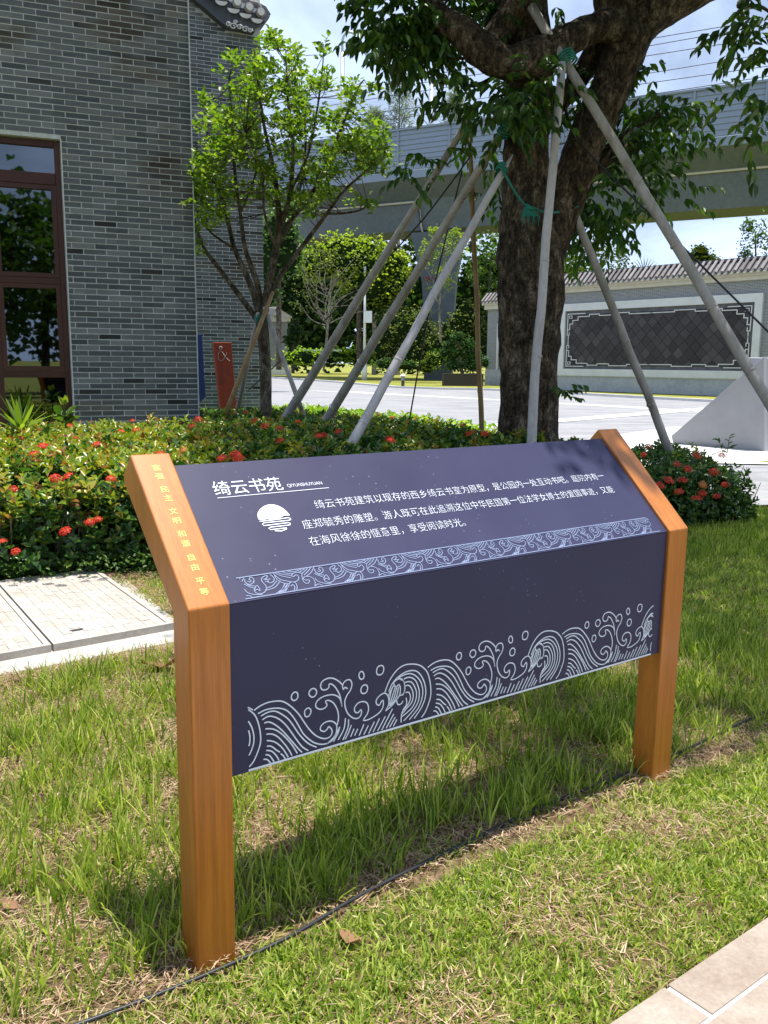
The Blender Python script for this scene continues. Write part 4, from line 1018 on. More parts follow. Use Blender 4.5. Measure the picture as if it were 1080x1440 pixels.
limb([(890, 60, 54, -.05), (868, 40, 44, -.1), (835, 40, 38, -.2), (795, 58, 40, -.35), (755, 80, 44, -.45), (715, 90, 46, -.5), (682, 72, 44, -.5), (655, 50, 40, -.5), (630, 34, 34, -.4), (606, 6, 30, -.3), (592, -40, 26, -.2)], 'limb', .18, 24)
limb([(880, 60, 46), (872, 20, 52), (858, -30, 50)], 'limb', .15, 22)
limb([(735, 60, 50), (705, 20, 44), (690, -30, 40)], 'limb', .12, 20, Y0=TY + .25)
limb([(690, 60, 34), (712, 30, 36), (735, -10, 34)], 'limb', .12, 18, Y0=TY - .3)
limb([(785, 288, 22, .1), (812, 262, 20, .15), (838, 232, 24, .2), (860, 215, 26, .3), (885, 208, 18, .4), (905, 203, 10, .5)], 'limb', .12, 14)
limb([(790, 300, 14, -.1), (812, 268, 12, -.1), (836, 250, 9, 0)], 'limb', .1, 10)
limb([(780, 150, 26, .2), (815, 110, 28, .2), (842, 60, 30, .2), (850, 20, 30, .2)], 'limb', .12, 16)
for pts in ([(625, 30, 8), (595, 20, 6), (565, 25, 5), (545, 28, 3)], [(632, 28, 9), (620, 8, 8), (600, -12, 7)], [(655, 82, 4), (625, 82, 3), (598, 78, 2)],
            [(700, 105, 6), (670, 120, 5), (640, 118, 3), (612, 116, 2)], [(840, 235, 7), (880, 190, 5), (930, 160, 3)], [(760, 130, 6), (790, 140, 5), (800, 180, 3)],
            [(1060, -10, 12), (1040, 8, 9), (1070, 10, 5), (1085, 20, 3)]):
    limb(pts, 'twig', .08, 7)
kn = at(734, 474, TY - .32)
MB().tube([kn + Vector((.0, .05, 0)), kn + Vector((0, -.03, 0))], .07, 12, .2).build('knot', M['bark'], tree, smooth=True)

# leaves: drooping fronds of paired leaflets
def fronds(P, D, n_lf=8, L=0.36, leaf=0.125, jit=0.1):
    """P (n,3) origins, D (n,3) directions -> leaf arrays"""
    n = len(P); LP = []; LD = []; LU = []; LS = []
    D = D / np.linalg.norm(D, axis=1, keepdims=True)
    side = np.cross(D, UP); side /= (np.linalg.norm(side, axis=1, keepdims=True) + 1e-9)
    for i in range(n_lf):
        t = (i // 2 + 1) / (n_lf // 2 + .5)
        pos = P + D * L * t + UP * (-0.10 * L * t * t)
        s = side * (1 if i % 2 else -1)
        d = s * 0.75 + D * 0.75 + UP * -0.65 + RNG.normal(0, jit * 1.6, (n, 3))
        LP.append(pos); LD.append(d); LU.append(UP + RNG.normal(0, .35, (n, 3))); LS.append(leaf * RNG.uniform(.7, 1.15, n))
    return [np.concatenate(x) for x in (LP, LD, LU, LS)]
allP, allD = [], []
def cluster(u, v, ru, rv, n, dY=0.0, thick=.45):
    c = at(u, v, TY + dY); k = (TY + dY) / CAM_F
    g = RNG.normal(0, .5, (n, 3)); g = np.clip(g, -1, 1)
    P = np.array(c) + g * np.array([ru * k, thick, rv * k])
    d = rand_dirs(n, -.75, .35) + g * .5
    allP.append(P); allD.append(d)
for a in ((560, 25, 42, 32, 60), (590, 55, 40, 32, 64, -.1), (540, 40, 22, 24, 20), (618, 62, 20, 20, 12, .3), (556, 72, 18, 15, 8, -.2), (650, 8, 50, 16, 18, .4), (600, 5, 70, 22, 40, .3), (735, 5, 60, 22, 22, -.2),
          (645, 118, 24, 8, 6, -.3), (655, 145, 16, 12, 5, -.3), (700, 138, 24, 16, 14, -.45), (738, 138, 34, 20, 26, -.5), (772, 122, 24, 18, 12, -.45), (715, 162, 26, 14, 9, -.5),
          (588, 232, 18, 9, 5, .4), (612, 222, 12, 8, 4, .5), (690, 205, 16, 24, 7, .6), (692, 262, 10, 26, 5, .6), (668, 195, 8, 14, 3, .6),
          (835, 125, 22, 26, 12, .3), (870, 140, 35, 26, 16, .4), (905, 100, 18, 18, 7, .4), (925, 165, 36, 16, 20, .3), (960, 160, 18, 12, 8, .2), (880, 175, 35, 24, 18, .35), (950, 195, 20, 16, 8, .2), (905, 200, 25, 20, 10, .3),
          (860, 235, 26, 20, 10, .3), (925, 235, 16, 24, 12, .3), (940, 270, 12, 16, 6, .3), (900, 250, 22, 18, 8, .3),
          (830, 275, 24, 20, 13, .4), (860, 285, 24, 24, 14, .4), (845, 320, 24, 22, 14, .4), (815, 310, 18, 26, 9, .5), (875, 300, 12, 16, 5, .4), (800, 355, 14, 20, 5, .5),
          (1058, 12, 22, 18, 14, -1), (1072, 55, 12, 22, 10, -1), (1076, 95, 9, 26, 8, -1), (1078, 145, 8, 24, 7, -1), (1066, 180, 6, 8, 3, -1), (1040, 32, 10, 10, 3, -1)):
    cluster(*a)
# overhead crown: everything above the frame that shades the lawn, the bed and the right half of the sign
poly_shade = [(-.25, 3.35), (.12, 3.28), (.80, 3.26), (1.35, 3.40), (2.3, 3.45), (3.7, 4.0), (4.6, 6.5), (4.5, 8.9), (3.2, 9.9), (1.6, 10.9), (-.6, 11.2), (-2.0, 10.0), (-1.9, 8.2), (-1.35, 6.6), (-1.0, 5.0)]
def inside(x, y, poly):
    c = np.zeros(len(x), bool)
    for (x0, y0), (x1, y1) in zip(poly, poly[1:] + poly[:1]):
        if y0 != y1: c ^= ((y0 > y) != (y1 > y)) & (x < (x1 - x0) * (y - y0) / (y1 - y0) + x0)
    return c
n = 11500
z = RNG.uniform(5.2, 8.2, n); x = RNG.uniform(-3, 5.5, n); y = RNG.uniform(2.5, 12, n)
ok = inside(x, y, poly_shade)
hole = np.array([noise.noise(Vector((a * 1.1, b * 1.1, 5.0))) for a, b in zip(x, y)])
ok &= hole > -0.30 - 0.25 * RNG.random(n)
off = np.array([SUN_DIR.x / SUN_DIR.z, SUN_DIR.y / SUN_DIR.z])
P = np.stack([x + off[0] * z, y + off[1] * z, z], 1)[ok]
uu, vv = project(P); keep = (vv < -70 - 520 / P[:, 1]) | (uu < -60) | (uu > 1150); P = P[keep]
allP.append(P); allD.append(rand_dirs(len(P), -.7, .4))
LP, LD, LU, LS = fronds(np.concatenate(allP), np.concatenate(allD))
leaves(tree, LP, LD, LU, LS, P_LONG, M['leaf_tree'], 280)
# boughs that carry the crown overhead
for tgt in ((2.6, 5.2, 6.4), (3.8, 7.2, 6.6), (1.2, 5.6, 6.8), (0.2, 8.8, 6.6), (-.8, 8.2, 6.5)):
    s0 = at(900, -10, TY) if tgt[0] > 1 else at(720, -20, TY)
    m_ = (s0 + Vector(tgt)) / 2 + Vector((0, 0, .8))
    MB().tube(spline([tuple(s0), tuple(m_), tgt], 5), [.14 - .01 * i for i in range(11)], 10, .1).build('limb', M['bark'], tree, smooth=True)
# sprout of leaves low on the trunk
c = at(790, 545, TY - .2); P = np.array(c) + RNG.normal(0, .05, (7, 3)); D = rand_dirs(7, -.3, .4) + np.array([.6, -.4, 0])
a_, b_, c_2, d_ = fronds(P, D, 6, .18, .085); leaves(tree, a_, b_, c_2, d_, P_OVAL, M['leaf_mid'], 0, name='sprout')

# ================================================================== SUPPORT POLES
def pole(p0, p1, r0, r1, label, mat='pole', nodes=None, cat='pole', point=True, bend=0.0, knots=0):
    """p0 base, p1 top"""
    p0 = Vector(p0); p1 = Vector(p1); n = 14
    pts = [p0.lerp(p1, i / n) for i in range(n + 1)]
    side = (p1 - p0).cross(Vector((0, 1, 0))).normalized()
    pts = [p + side * (bend * math.sin(math.pi * i / n) + .016 * noise.noise(Vector((i * .45, p0.x * 9, 1)))) for i, p in enumerate(pts)]
    rad = [r0 + (r1 - r0) * i / n for i in range(n + 1)]
    if point: pts.append(pts[-1] + (pts[-1] - pts[-2]).normalized() * .22); rad.append(.006)
    t = thing('support_pole', tuple(p0), label, cat, 'poles propping the big tree')
    MB().tube(pts, rad, 14, .05, 6).build('pole', M[mat], t, smooth=True)
    if nodes:
        for k in range(1, nodes):
            q = p0.lerp(p1, k / nodes) + side * bend * math.sin(math.pi * k / nodes); d = (p1 - p0).normalized(); r = r0 + (r1 - r0) * k / nodes
            MB().tube([q - d * .012, q, q + d * .012], [r * 1.0, r * 1.09, r * 1.0], 14).build('node_ring', M[mat], t, smooth=True)
    return t
def tie(c, d, r, parent=None, turns=4, w=.012):
    """rope turns round a pole"""
    d = Vector(d).normalized(); a = d.cross(Vector((0, 0, 1))).normalized() if abs(d.z) < .95 else Vector((1, 0, 0)); b = d.cross(a)
    pts = [Vector(c) + a * (r * math.cos(q)) + b * (r * math.sin(q)) + d * (w * 2 * q / 6.28 - w * turns) for q in np.linspace(0, turns * 6.28, turns * 10)]
    return MB().tube(pts, w * .8, 5).build('rope_tie', M['rope'], parent, smooth=True)
def pole_px(b, Yb, t, Yt, w0, w1, label, extend=True, **k):
    a = at(b[0], b[1], Yb); c = at(t[0], t[1], Yt)
    if extend:
        f = (a.z + .05) / max(c.z - a.z, .1); a = a - (c - a) * f
    return pole(a, c, w0 / 2 / CAM_F * Yb, w1 / 2 / CAM_F * Yt, label, **k), a, c
t1, b1, c1 = pole_px((400, 590), 11.2, (657, 172), 8.9, 14.5, 9, 'leftmost grey pole leaning up from the red-flowered hedge to the trunk', nodes=7, point=True)
t2, b2, c2 = pole_px((456, 594), 10.4, (712, 178), 8.3, 14.5, 10.5, 'middle grey leaning pole with a green tie near its tip', nodes=7)
t3, b3, c3 = pole_px((488, 636), 7.4, (703, 247), 8.0, 15.5, 9.5, 'pale leaning pole ending just behind the top edge of the sign', mat='pole_white', nodes=6)
t4, b4, c4_ = pole_px((677, 600), 9.6, (660, 182), 9.0, 8, 6, 'thin tan bamboo standing nearly upright left of the trunk', mat='bamboo', nodes=9, point=False)
t5, b5, c5 = pole_px((751, 620), 7.7, (792, 88), 7.9, 14.5, 10.5, 'bleached pole standing almost upright in front of the trunk', mat='pole_white', nodes=5, point=False, bend=.03)
t6, b6, c6 = pole_px((944, 640), 8.6, (806, 296), 8.45, 13, 10.5, 'grey pole leaning down right from the trunk into the flowering bush', nodes=5)
t7, b7, c7 = pole_px((1082, 566), 7.2, (748, 8), 8.1, 17, 11.5, 'long yellowish pole crossing the forked limb and leaving at the right edge', mat='pole', nodes=9, point=False)
tie(at(715, 172, 8.28), c2 - b2, .05, t2, 6, .013); tie(at(708, 186, 8.3), c2 - b2, .055, t2, 3)
tie(at(706, 238, 7.98), c3 - b3, .045, t3, 3); tie(at(660, 180, 8.9), Vector((0, 0, 1)), .05, t4, 4, .009)
tie(at(797, 84, 7.95), c7 - b7, .075, t7, 5, .012); tie(at(804, 288, 8.4), c6 - b6, .05, t6, 4)
# green rope slung round the trunk with a frayed knot
rp = thing('green_rope', tuple(at(742, 290, 8.0)), 'green rope slung across the big trunk with a frayed knot', 'rope')
MB().tube(spline([tuple(at(u, v, Y)) for u, v, Y in ((706, 238, 7.95), (716, 256, 7.95), (728, 276, 7.96), (742, 291, 7.97), (752, 294, 7.97), (768, 299, 7.98), (786, 298, 8.1))], 5), .0105, 7).build('rope', M['rope'], rp, smooth=True)
MB().tube([at(740, 289, 7.96), at(746, 293, 7.94), at(752, 294, 7.95)], .022, 8, .2, 20).build('knot', M['rope'], rp, smooth=True)
for k in range(13):
    u = 733 + k * 2.0; 
    MB().tube([at(742 + (k - 6) * .7, 292, 7.95), at(u + 1, 304, 7.93), at(u, 311 + 7 * math.sin(k * 1.7), 7.94)], [.006, .005, .002], 5).build('frayed_strand', M['rope'], rp)
def guy(pts, label, r=.0085):
    tag(MB().tube(spline([tuple(at(*p)) for p in pts], 5), r, 6).build('guy_rope', M['black'], smooth=True), label, 'rope')
guy([(800, 170, 8.3), (824, 211, 8.2), (935, 322, 7.8), (1013, 400, 7.5), (1090, 476, 7.2)], 'thin black rope running down right across the screen wall')
guy([(660, 222, 8.8), (592, 312, 9.4), (517, 391, 10.2), (451, 456, 11.2), (350, 548, 13)], 'thin black rope running down left to the small lime-green tree')
guy([(650, 240, 9.2), (627, 334, 9.4), (603, 440, 9.6), (574, 600, 10)], 'thin black rope hanging almost straight down between the leaning poles')
guy([(588, 286, 9.6), (591, 312, 9.4)], 'short black rope end by the leftmost leaning pole')

# ================================================================== SMALL LIME-GREEN TREE
Y2 = 11.6
sb = at(374, 560, Y2); sb.z = 0
small = thing('small_tree', tuple(sb), 'small lime-green multi-stemmed tree propped beside the brick building', 'tree')
def sl(pts, n=8, nm='branch'): return limb(pts, nm, .06, n, Y0=Y2, parent=small, mat='bark_smooth')
limb([(374, 700, 18), (374, 560, 16.5), (373, 510, 15.5), (370, 470, 17), (368, 450, 18)], 'trunk', .07, 16, Y0=Y2, parent=small, mat='bark_smooth')
tips = []
br = [[(366, 455, 9), (340, 420, 8), (310, 380, 6.5), (285, 345, 5), (272, 300, 3.5), (270, 262, 2)],
      [(366, 450, 9), (352, 400, 8), (330, 350, 6.5), (318, 300, 5), (300, 240, 3.5), (290, 180, 2)],
      [(368, 450, 9), (362, 400, 8), (345, 350, 6), (338, 300, 5), (330, 240, 4), (325, 160, 3), (322, 110, 2)],
      [(370, 450, 12), (378, 400, 11), (388, 350, 10), (392, 300, 8), (385, 240, 6), (372, 180, 4.5), (362, 110, 3), (358, 70, 2)],
      [(384, 370, 8), (396, 320, 7), (408, 270, 6), (412, 210, 5), (405, 140, 4), (402, 70, 2)],
      [(388, 350, 7), (410, 310, 6.5), (440, 270, 6), (462, 225, 5), (480, 180, 4), (500, 130, 2.5), (512, 112, 1.5)],
      [(376, 420, 7), (400, 380, 6.5), (430, 340, 6), (460, 300, 5, -.2), (482, 270, 4, -.3), (515, 240, 3, -.3), (545, 210, 1.8, -.3)],
      [(455, 300, 4, -.2), (480, 300, 3.5, -.4), (505, 296, 2.5, -.4), (518, 288, 1.5, -.4)],
      [(408, 270, 4), (432, 220, 3.5), (445, 160, 3), (452, 110, 2)], [(330, 350, 4), (300, 330, 3), (282, 310, 2)], [(338, 300, 3.5), (360, 240, 3), (350, 180, 2)],
      [(300, 240, 2.5), (282, 220, 2), (274, 200, 1.2)], [(410, 310, 4, .4), (425, 250, 3.5, .6), (430, 190, 3, .6), (425, 130, 2, .6)], [(388, 350, 4, -.4), (372, 300, 3.5, -.6), (368, 240, 3, -.6), (345, 190, 2, -.6)]]
for b in br:
    sl(b)
    P_, _ = skel(b, Y2); m = len(P_)
    for i in range(int(m * .35), m): tips.append(P_[i])
tips = np.array([tuple(t) for t in tips])
# rosettes: attractors inside the crown outline, kept loose so that gaps show
cp2 = []
crown = [(275, 290, 16, 70), (300, 215, 34, 60), (300, 150, 22, 40), (340, 140, 38, 60), (330, 100, 22, 20), (372, 80, 32, 34), (405, 62, 24, 22), (400, 130, 34, 50), (440, 140, 26, 34), (455, 118, 16, 18), (380, 210, 48, 40), (440, 210, 40, 40), (490, 170, 36, 40),
         (505, 125, 22, 18), (520, 200, 30, 30), (540, 215, 18, 16), (500, 235, 34, 18), (530, 240, 22, 14), (470, 262, 28, 14), (545, 190, 14, 16), (285, 240, 14, 40), (420, 290, 30, 14), (300, 310, 18, 14), (395, 330, 10, 8), (480, 285, 16, 8), (430, 265, 40, 24), (350, 265, 40, 30), (330, 215, 30, 40), (398, 285, 22, 14), (300, 280, 20, 24), (440, 300, 16, 10), (505, 290, 16, 8), (450, 70, 8, 8), (480, 215, 30, 30)]
for (u, v, ru, rv) in crown:
    k = int(ru * rv / 29) + 2
    a = RNG.uniform(0, 2 * np.pi, k); r = np.sqrt(RNG.random(k))
    for q in range(k):
        if noise.noise(Vector((u + ru * r[q] * math.cos(a[q]), v + rv * r[q] * math.sin(a[q]), 3.3)) * .045) < -.12: continue
        cp2.append(tuple(at(u + ru * r[q] * math.cos(a[q]), v + rv * r[q] * math.sin(a[q]), Y2 + RNG.uniform(-.95, .95))))
cp2 = np.array(cp2)
# twig from the nearest branch point to each rosette
tw = MB()
near = np.argmin(((cp2[:, None] - tips[None]) ** 2).sum(-1), 1)
for i in range(0, len(cp2)):
    a, b = Vector(tips[near[i]]), Vector(cp2[i])
    if (a - b).length < 1.1: tw.tube([a, a.lerp(b, .6) + Vector((0, 0, -.03)), b], [.006, .0045, .003], 4, cap=False)
tw.build('twig', M['bark_smooth'], small, kind='stuff')
def rosettes(C, n_l, leaf, updir=.6, spread=.07, jit=.3):
    P = np.repeat(C, n_l, 0) + RNG.normal(0, spread * .35, (len(C) * n_l, 3))
    D = rand_dirs(len(P), -.25, .8) + UP * updir * .3; U = UP + RNG.normal(0, .4, P.shape)
    return P + D * spread * .3, D, U, leaf * RNG.uniform(.6, 1.2, len(P))
a_, b_, c_2, d_ = rosettes(cp2, 14, .078, spread=.11)
leaves(small, a_, b_, c_2, d_, P_ROUND, M['leaf_lime'], 200)
for (b, t, l) in (((326, 560), (384, 410), 'brown stick propping the small lime-green tree from the left'), ((425, 578), (372, 432), 'thin grey stick propping the small lime-green tree from the right'), ((338, 560), (363, 440), 'dark short stick leaning on the small tree behind the red board')):
    a = at(b[0], b[1], 11.2 if b[0] != 338 else 12.2); c = at(t[0], t[1], 11.5); f = (a.z + .02) / (c.z - a.z)
    tt = thing('tree_stake', tuple(a - (c - a) * f), l, 'stake', 'stakes propping the small tree')
    MB().tube([a - (c - a) * f, a.lerp(c, .5), c], [.036, .03, .024], 9, .06, 6).build('stake', M['bamboo' if b[0] == 326 else 'pole'], tt, smooth=True)
tie(at(369, 449, Y2 - .02), Vector((0, 0, 1)), .10, small, 4, .012)

# ================================================================== FLOWERING HEDGE (left and behind the sign) AND BUSH (right)
HO = Vector((-2.57, 5.73, 0)); hd = Vector((0.918, 0.396, 0)).normalized(); hn = Vector((-hd.y, hd.x, 0))
def back(s):
    return float(np.interp(s, [-4, 1.9, 2.2, 3.4, 4.4, 5.0, 6.5], [4.45, 4.45, 6.0, 6.0, 4.2, 1.9, 1.3]))
def top_h(s, t):
    edge = min(1.0, max(0.0, t + .10) / .40) ** .5
    return ((.74 + .05 * min(1, max(0, s - 1.5)) * (s < 4.6)) + .05 * noise.noise(Vector((s * 1.1, t * 1.1, 0))) + .09 * noise.noise(Vector((s * 3.5, t * 3.5, 4)))) * (.45 + .55 * edge)
def hedge_pts(s0, s1, dens_near, dens_far, tmax=None, hs=1.0, end_r=None):
    C, Nn = [], []
    area_n = int((s1 - s0) * 7 * dens_near)
    s = RNG.uniform(s0, s1, area_n); t = RNG.uniform(-.06, 6.6, area_n); q = RNG.random(area_n)
    for a, b, k in zip(s, t, q):
        if b > (tmax or back(a)): continue
        if k > np.interp(b, [0, 1, 6], [1, .8, dens_far / dens_near]): continue
        h = top_h(a, b) * hs
        if end_r: h *= min(1, max(0.05, (s1 - a) / end_r)) ** .6
        if end_r: h *= min(1, max(.3, ((tmax or back(a)) - b) / .3)) ** .5
        C.append((a, b, h)); Nn.append((0, -.5 if b < .25 else 0, 1))
    nf = int((s1 - s0) * .75 * dens_near * 1.3)
    for a in RNG.uniform(s0, s1, nf):
        z = RNG.uniform(.10, .66) * hs; b = -.05 + .10 * (z / .7) + RNG.normal(0, .035) + .05 * noise.noise(Vector((a * 2.5, z * 3, 2)))
        if end_r: z *= min(1, max(0.1, (s1 - a) / end_r)) ** .6
        C.append((a, b, z)); Nn.append((0, -1, .35))
    if end_r:
        for _ in range(int(nf * .5)):
            z = RNG.uniform(.1, .6) * hs; C.append((s1 - .02 - .25 * (z / .7) ** 3 + RNG.normal(0, .05), RNG.uniform(0, tmax or 1.2), z)); Nn.append((1, -.2, .4))
    return np.array(C), np.array(Nn, float)
def to_w(C): 
    C = np.asarray(C, float)
    return np.array(HO) + C[:, :1] * np.array(hd) + C[:, 1:2] * np.array(hn) + C[:, 2:3] * UP
def rot_w(N_): return N_[:, :1] * np.array(hd) + N_[:, 1:2] * np.array(hn) + N_[:, 2:3] * UP
def make_hedge(root, s0, s1, d0, d1, nl=6, tmax=None, hs=1.0, end_r=None, young=.30, parts=150, leaf=.09):
    C, Nn = hedge_pts(s0, s1, d0, d1, tmax, hs, end_r)
    W = to_w(C); NW = rot_w(Nn); NW /= np.linalg.norm(NW, axis=1, keepdims=True)
    ax = NW * .6 + UP * .55 + RNG.normal(0, .28, W.shape); ax /= np.linalg.norm(ax, axis=1, keepdims=True)
    yflag = (RNG.random(len(W)) < young * (.4 + .6 * (C[:, 2] > .55 * hs)) * np.interp(C[:, 0], [1.6, 2.6], [1, .35])) & (C[:, 2] > .3)
    W = W + ax * (RNG.normal(0, .022, (len(W), 1))) + yflag[:, None] * ax * .03
    def shoots(idx, n_l, mat, size, parts, name, lname):
        if not len(idx): return
        P, D, U, S = [], [], [], []
        A = ax[idx]; B = W[idx]; e1 = np.cross(A, rand_dirs(len(idx))); e1 /= np.linalg.norm(e1, axis=1, keepdims=True); e2 = np.cross(A, e1)
        for i in range(n_l):
            ang = i * 2.4 + RNG.normal(0, .25, len(idx)); lv = i / n_l
            r = (np.cos(ang)[:, None] * e1 + np.sin(ang)[:, None] * e2)
            d = r * (1.0 - .35 * (1 - lv)) + A * (.25 + .7 * (1 - lv)) + RNG.normal(0, .12, r.shape)
            P.append(B - A * (.085 * lv)); D.append(d); U.append(A + RNG.normal(0, .15, r.shape)); S.append(size * (.62 + .5 * lv) * RNG.uniform(.75, 1.15, len(idx)))
        leaves(root, np.concatenate(P), np.concatenate(D), np.concatenate(U), np.concatenate(S), P_OVAL, M[mat], parts, name, lname)
    shoots(np.nonzero(~yflag)[0], nl, 'leaf_hedge', leaf, parts, 'foliage', 'leaf')
    shoots(np.nonzero(yflag)[0], nl, 'leaf_young', leaf * .92, parts // 2, 'young_foliage', 'young_leaf')
    # stems
    st = MB()
    for _ in range(int((s1 - s0) * 45)):
        a, b = RNG.uniform(s0, s1), RNG.uniform(.02, .5); h = top_h(a, b) * hs * .8
        p = Vector(to_w([(a, b, 0)])[0]); q = Vector(to_w([(a + RNG.normal(0, .08), b - .06 + RNG.normal(0, .06), h)])[0])
        st.tube([p, p.lerp(q, .5) + Vector((RNG.normal(0, .02), 0, 0)), q], [.006, .005, .003], 4, cap=False)
    st.build('stem', M['bark_smooth'], root, kind='stuff')
    # deep inner foliage
    k = int((s1 - s0) * 700); a = RNG.uniform(s0, s1, k); b = RNG.uniform(.08, .9, k); 
    if tmax: b = b * tmax / .95
    hh = np.array([top_h(x_, y_) for x_, y_ in zip(a, b)]) * hs
    if end_r: hh *= np.clip((s1 - a) / end_r, .05, 1) ** .6
    z = RNG.uniform(.05, .92, k) * hh
    P = to_w(np.stack([a, b, z], 1)); leaves(root, P, rand_dirs(k), UP + RNG.normal(0, .5, P.shape), leaf * 1.1 * RNG.uniform(.7, 1.2, k), P_OVAL, M['leaf_hedge'], 0, 'inner_foliage')
    return C
def core(root, s0, s1, f, tmax=None, hs=1.0, end_r=None):
    ns, nt = int((s1 - s0) / .12) + 1, 40
    V = []; F = []
    for i in range(ns):
        s = s0 + (s1 - s0) * i / (ns - 1); tb_ = (tmax or back(s)) - .08
        for j in range(nt):
            t = .14 + (tb_ - .14) * (j / (nt - 1)); h = top_h(s, t) * hs * f
            if end_r: h *= min(1, max(0.02, (s1 - s) / end_r)) ** .6
            if j == 0 or j == nt - 1: h = 0
            V.append(tuple(to_w([(s, t, h)])[0]))
    i = np.arange((ns - 1) * nt).reshape(ns - 1, nt)[:, :-1].ravel()
    F = np.stack([i, i + nt, i + nt + 1, i + 1], 1)
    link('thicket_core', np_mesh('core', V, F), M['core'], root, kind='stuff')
hedge = thing('flowering_hedge', tuple(HO), 'low glossy hedge with scarlet flower heads before the brick building', 'hedge')
C1 = make_hedge(hedge, -2.2, 4.95, 190, 85, young=.62, parts=190, leaf=.10)
core(hedge, -2.3, 4.95, .80)
bush = thing('flowering_bush', tuple(HO + hd * 5.9), 'rounded flowering bush with scarlet flower heads to the right of the sign', 'bush')
C2 = make_hedge(bush, 4.75, 6.68, 240, 240, tmax=1.2, hs=.88, end_r=.40, young=.14, parts=150, leaf=.078)
core(bush, 4.7, 6.55, .72, 1.15, .88, .5)

def flower_head(root, p, r, mat='flower', n=26):
    """a domed head of small four-petalled flowers"""
    V, F = [], []
    for i in range(n):
        z = 1 - i / n * .85; a = i * 2.39996; rr = math.sqrt(max(0, 1 - z * z))
        c = Vector((rr * math.cos(a), rr * math.sin(a), z * .62)) * r * random.uniform(.85, 1.12)
        nrm = Vector((rr * math.cos(a), rr * math.sin(a), z + .25)).normalized(); e1 = nrm.cross(Vector((.3, .5, .1))).normalized(); e2 = nrm.cross(e1)
        ph = random.random() * 1.5; s = r * .27
        for q in range(4):
            g = ph + q * math.pi / 2; d = e1 * math.cos(g) + e2 * math.sin(g); w_ = (e2 * math.cos(g) - e1 * math.sin(g)) * .45
            b = len(V); V += [tuple(c), tuple(c + (d * .6 + w_) * s + nrm * s * .1), tuple(c + d * s * 1.1), tuple(c + (d * .6 - w_) * s + nrm * s * .1)]; F.append((b, b + 1, b + 2, b + 3))
    me = np_mesh('flower_head', V, F)
    return me
fl_me = [flower_head(None, None, .038, n=26) for _ in range(3)]
def put_flower(root, u, v, z, mat='flower', sc=1.0, tilt=None):
    p = on_ground(u, v, z)
    up = Vector((random.gauss(0, .3), random.gauss(-.45, .2), 1)).normalized()
    q = up.to_track_quat('Z', 'Y').to_matrix().to_4x4()
    me = random.choice(fl_me).copy(); me.materials.clear()
    link('flower_head', me, M[mat], root, Matrix.Translation(p) @ q @ Matrix.Scale(sc, 4))
tops = [(62, 628), (98, 600), (85, 632), (170, 608), (192, 606), (186, 592), (30, 616), (10, 622), (105, 618), (85, 636), (48, 640), (136, 626), (276, 592), (3, 628),
        (205, 606 + 40, ), (270, 600), (312, 645), (335, 645), (330, 640), (346, 580), (358, 592), (280, 590), (420, 594), (394, 603), (476, 607), (448, 614), (532, 583), (552, 588), (548, 618), (550, 620), (650, 598), (660, 610), (682, 610), (372, 600), (455, 612), (395, 620)]
for t_ in tops: put_flower(hedge, t_[0], t_[1], .80 if t_[0] < 250 else .90, sc=random.uniform(.8, 1.15))
for (u, v, z) in ((78, 673, .72), (156, 674, .70), (18, 689, .6), (138, 731, .42), (92, 748, .38), (22, 776, .25), (126, 735, .42), (3, 762, .3), (95, 672, .7), (225, 640, .8), (60, 628, .8)): put_flower(hedge, u, v, z + .03, sc=random.uniform(.75, 1.1))
for (u, v, z) in ((912, 628, .70), (905, 640, .66), (952, 653, .66), (967, 660, .62), (980, 641, .72), (1015, 641, .62), (940, 676, .56), (960, 676, .54), (955, 692, .48), (988, 694, .46), (979, 702, .44), (1004, 664, .54), (1020, 682, .44), (1008, 698, .40), (928, 683, .55)):
    p = on_ground(u, v, z)
    put_flower(bush, u, v, z + .02, sc=random.uniform(.85, 1.2))
put_flower(bush, 988, 682, .53, 'flower_orange', 1.0); put_flower(hedge, 258, 634, .8, 'flower_orange', .9)
# stray twigs on top of the bush
tws = MB(); Pt, Dt = [], []
for (u, v, u2, v2) in ((1018, 640, 1010, 618), (1022, 640, 1026, 614), (1000, 640, 1036, 626), (1030, 690, 1052, 683), (1020, 668, 1038, 656)):
    a = at(u, v, 8.7); b = at(u2, v2, 8.65); tws.tube([a, b], [.004, .002], 4)
    for f in (.4, .6, .75, .9, 1): Pt.append(tuple(a.lerp(b, f))); Dt.append((RNG.normal(), RNG.normal() * .4, .4 + RNG.normal() * .4))
tws.build('twig', M['bark_smooth'], bush, kind='stuff')
leaves(bush, Pt, Dt, UP + RNG.normal(0, .3, (len(Pt), 3)), np.full(len(Pt), .065), P_LONG, M['leaf_hedge'], 0, 'twig_leaf')

# low weeds along the hedge foot
def weeds(name, n, region, leaf, mat, h, label=None):
    P = []
    while len(P) < n:
        p = region(); 
        if p is not None: P.append(p)
    P = np.array(P); base = np.repeat(P, 7, 0)
    Q = base + RNG.normal(0, .05, base.shape) * np.array([1, 1, 0]) + np.array([0, 0, 1]) * RNG.uniform(.01, h, (len(base), 1))
    o = leaves(None, Q, rand_dirs(len(Q), -.1, .9), UP + RNG.normal(0, .4, Q.shape), leaf * RNG.uniform(.6, 1.3, len(Q)), P_OVAL, M[mat], 0, name)
    return o
def foot():
    s = RNG.uniform(-1.6, 3.2)
    if s < .9 and RNG.random() < .8: return None
    t = -abs(RNG.normal(0, .09)) + .03
    w_ = HO + hd * s + hn * t
    return (w_.x, w_.y, 0.01)
weeds('undergrowth', 900, foot, .035, 'leaf_mid', .16)

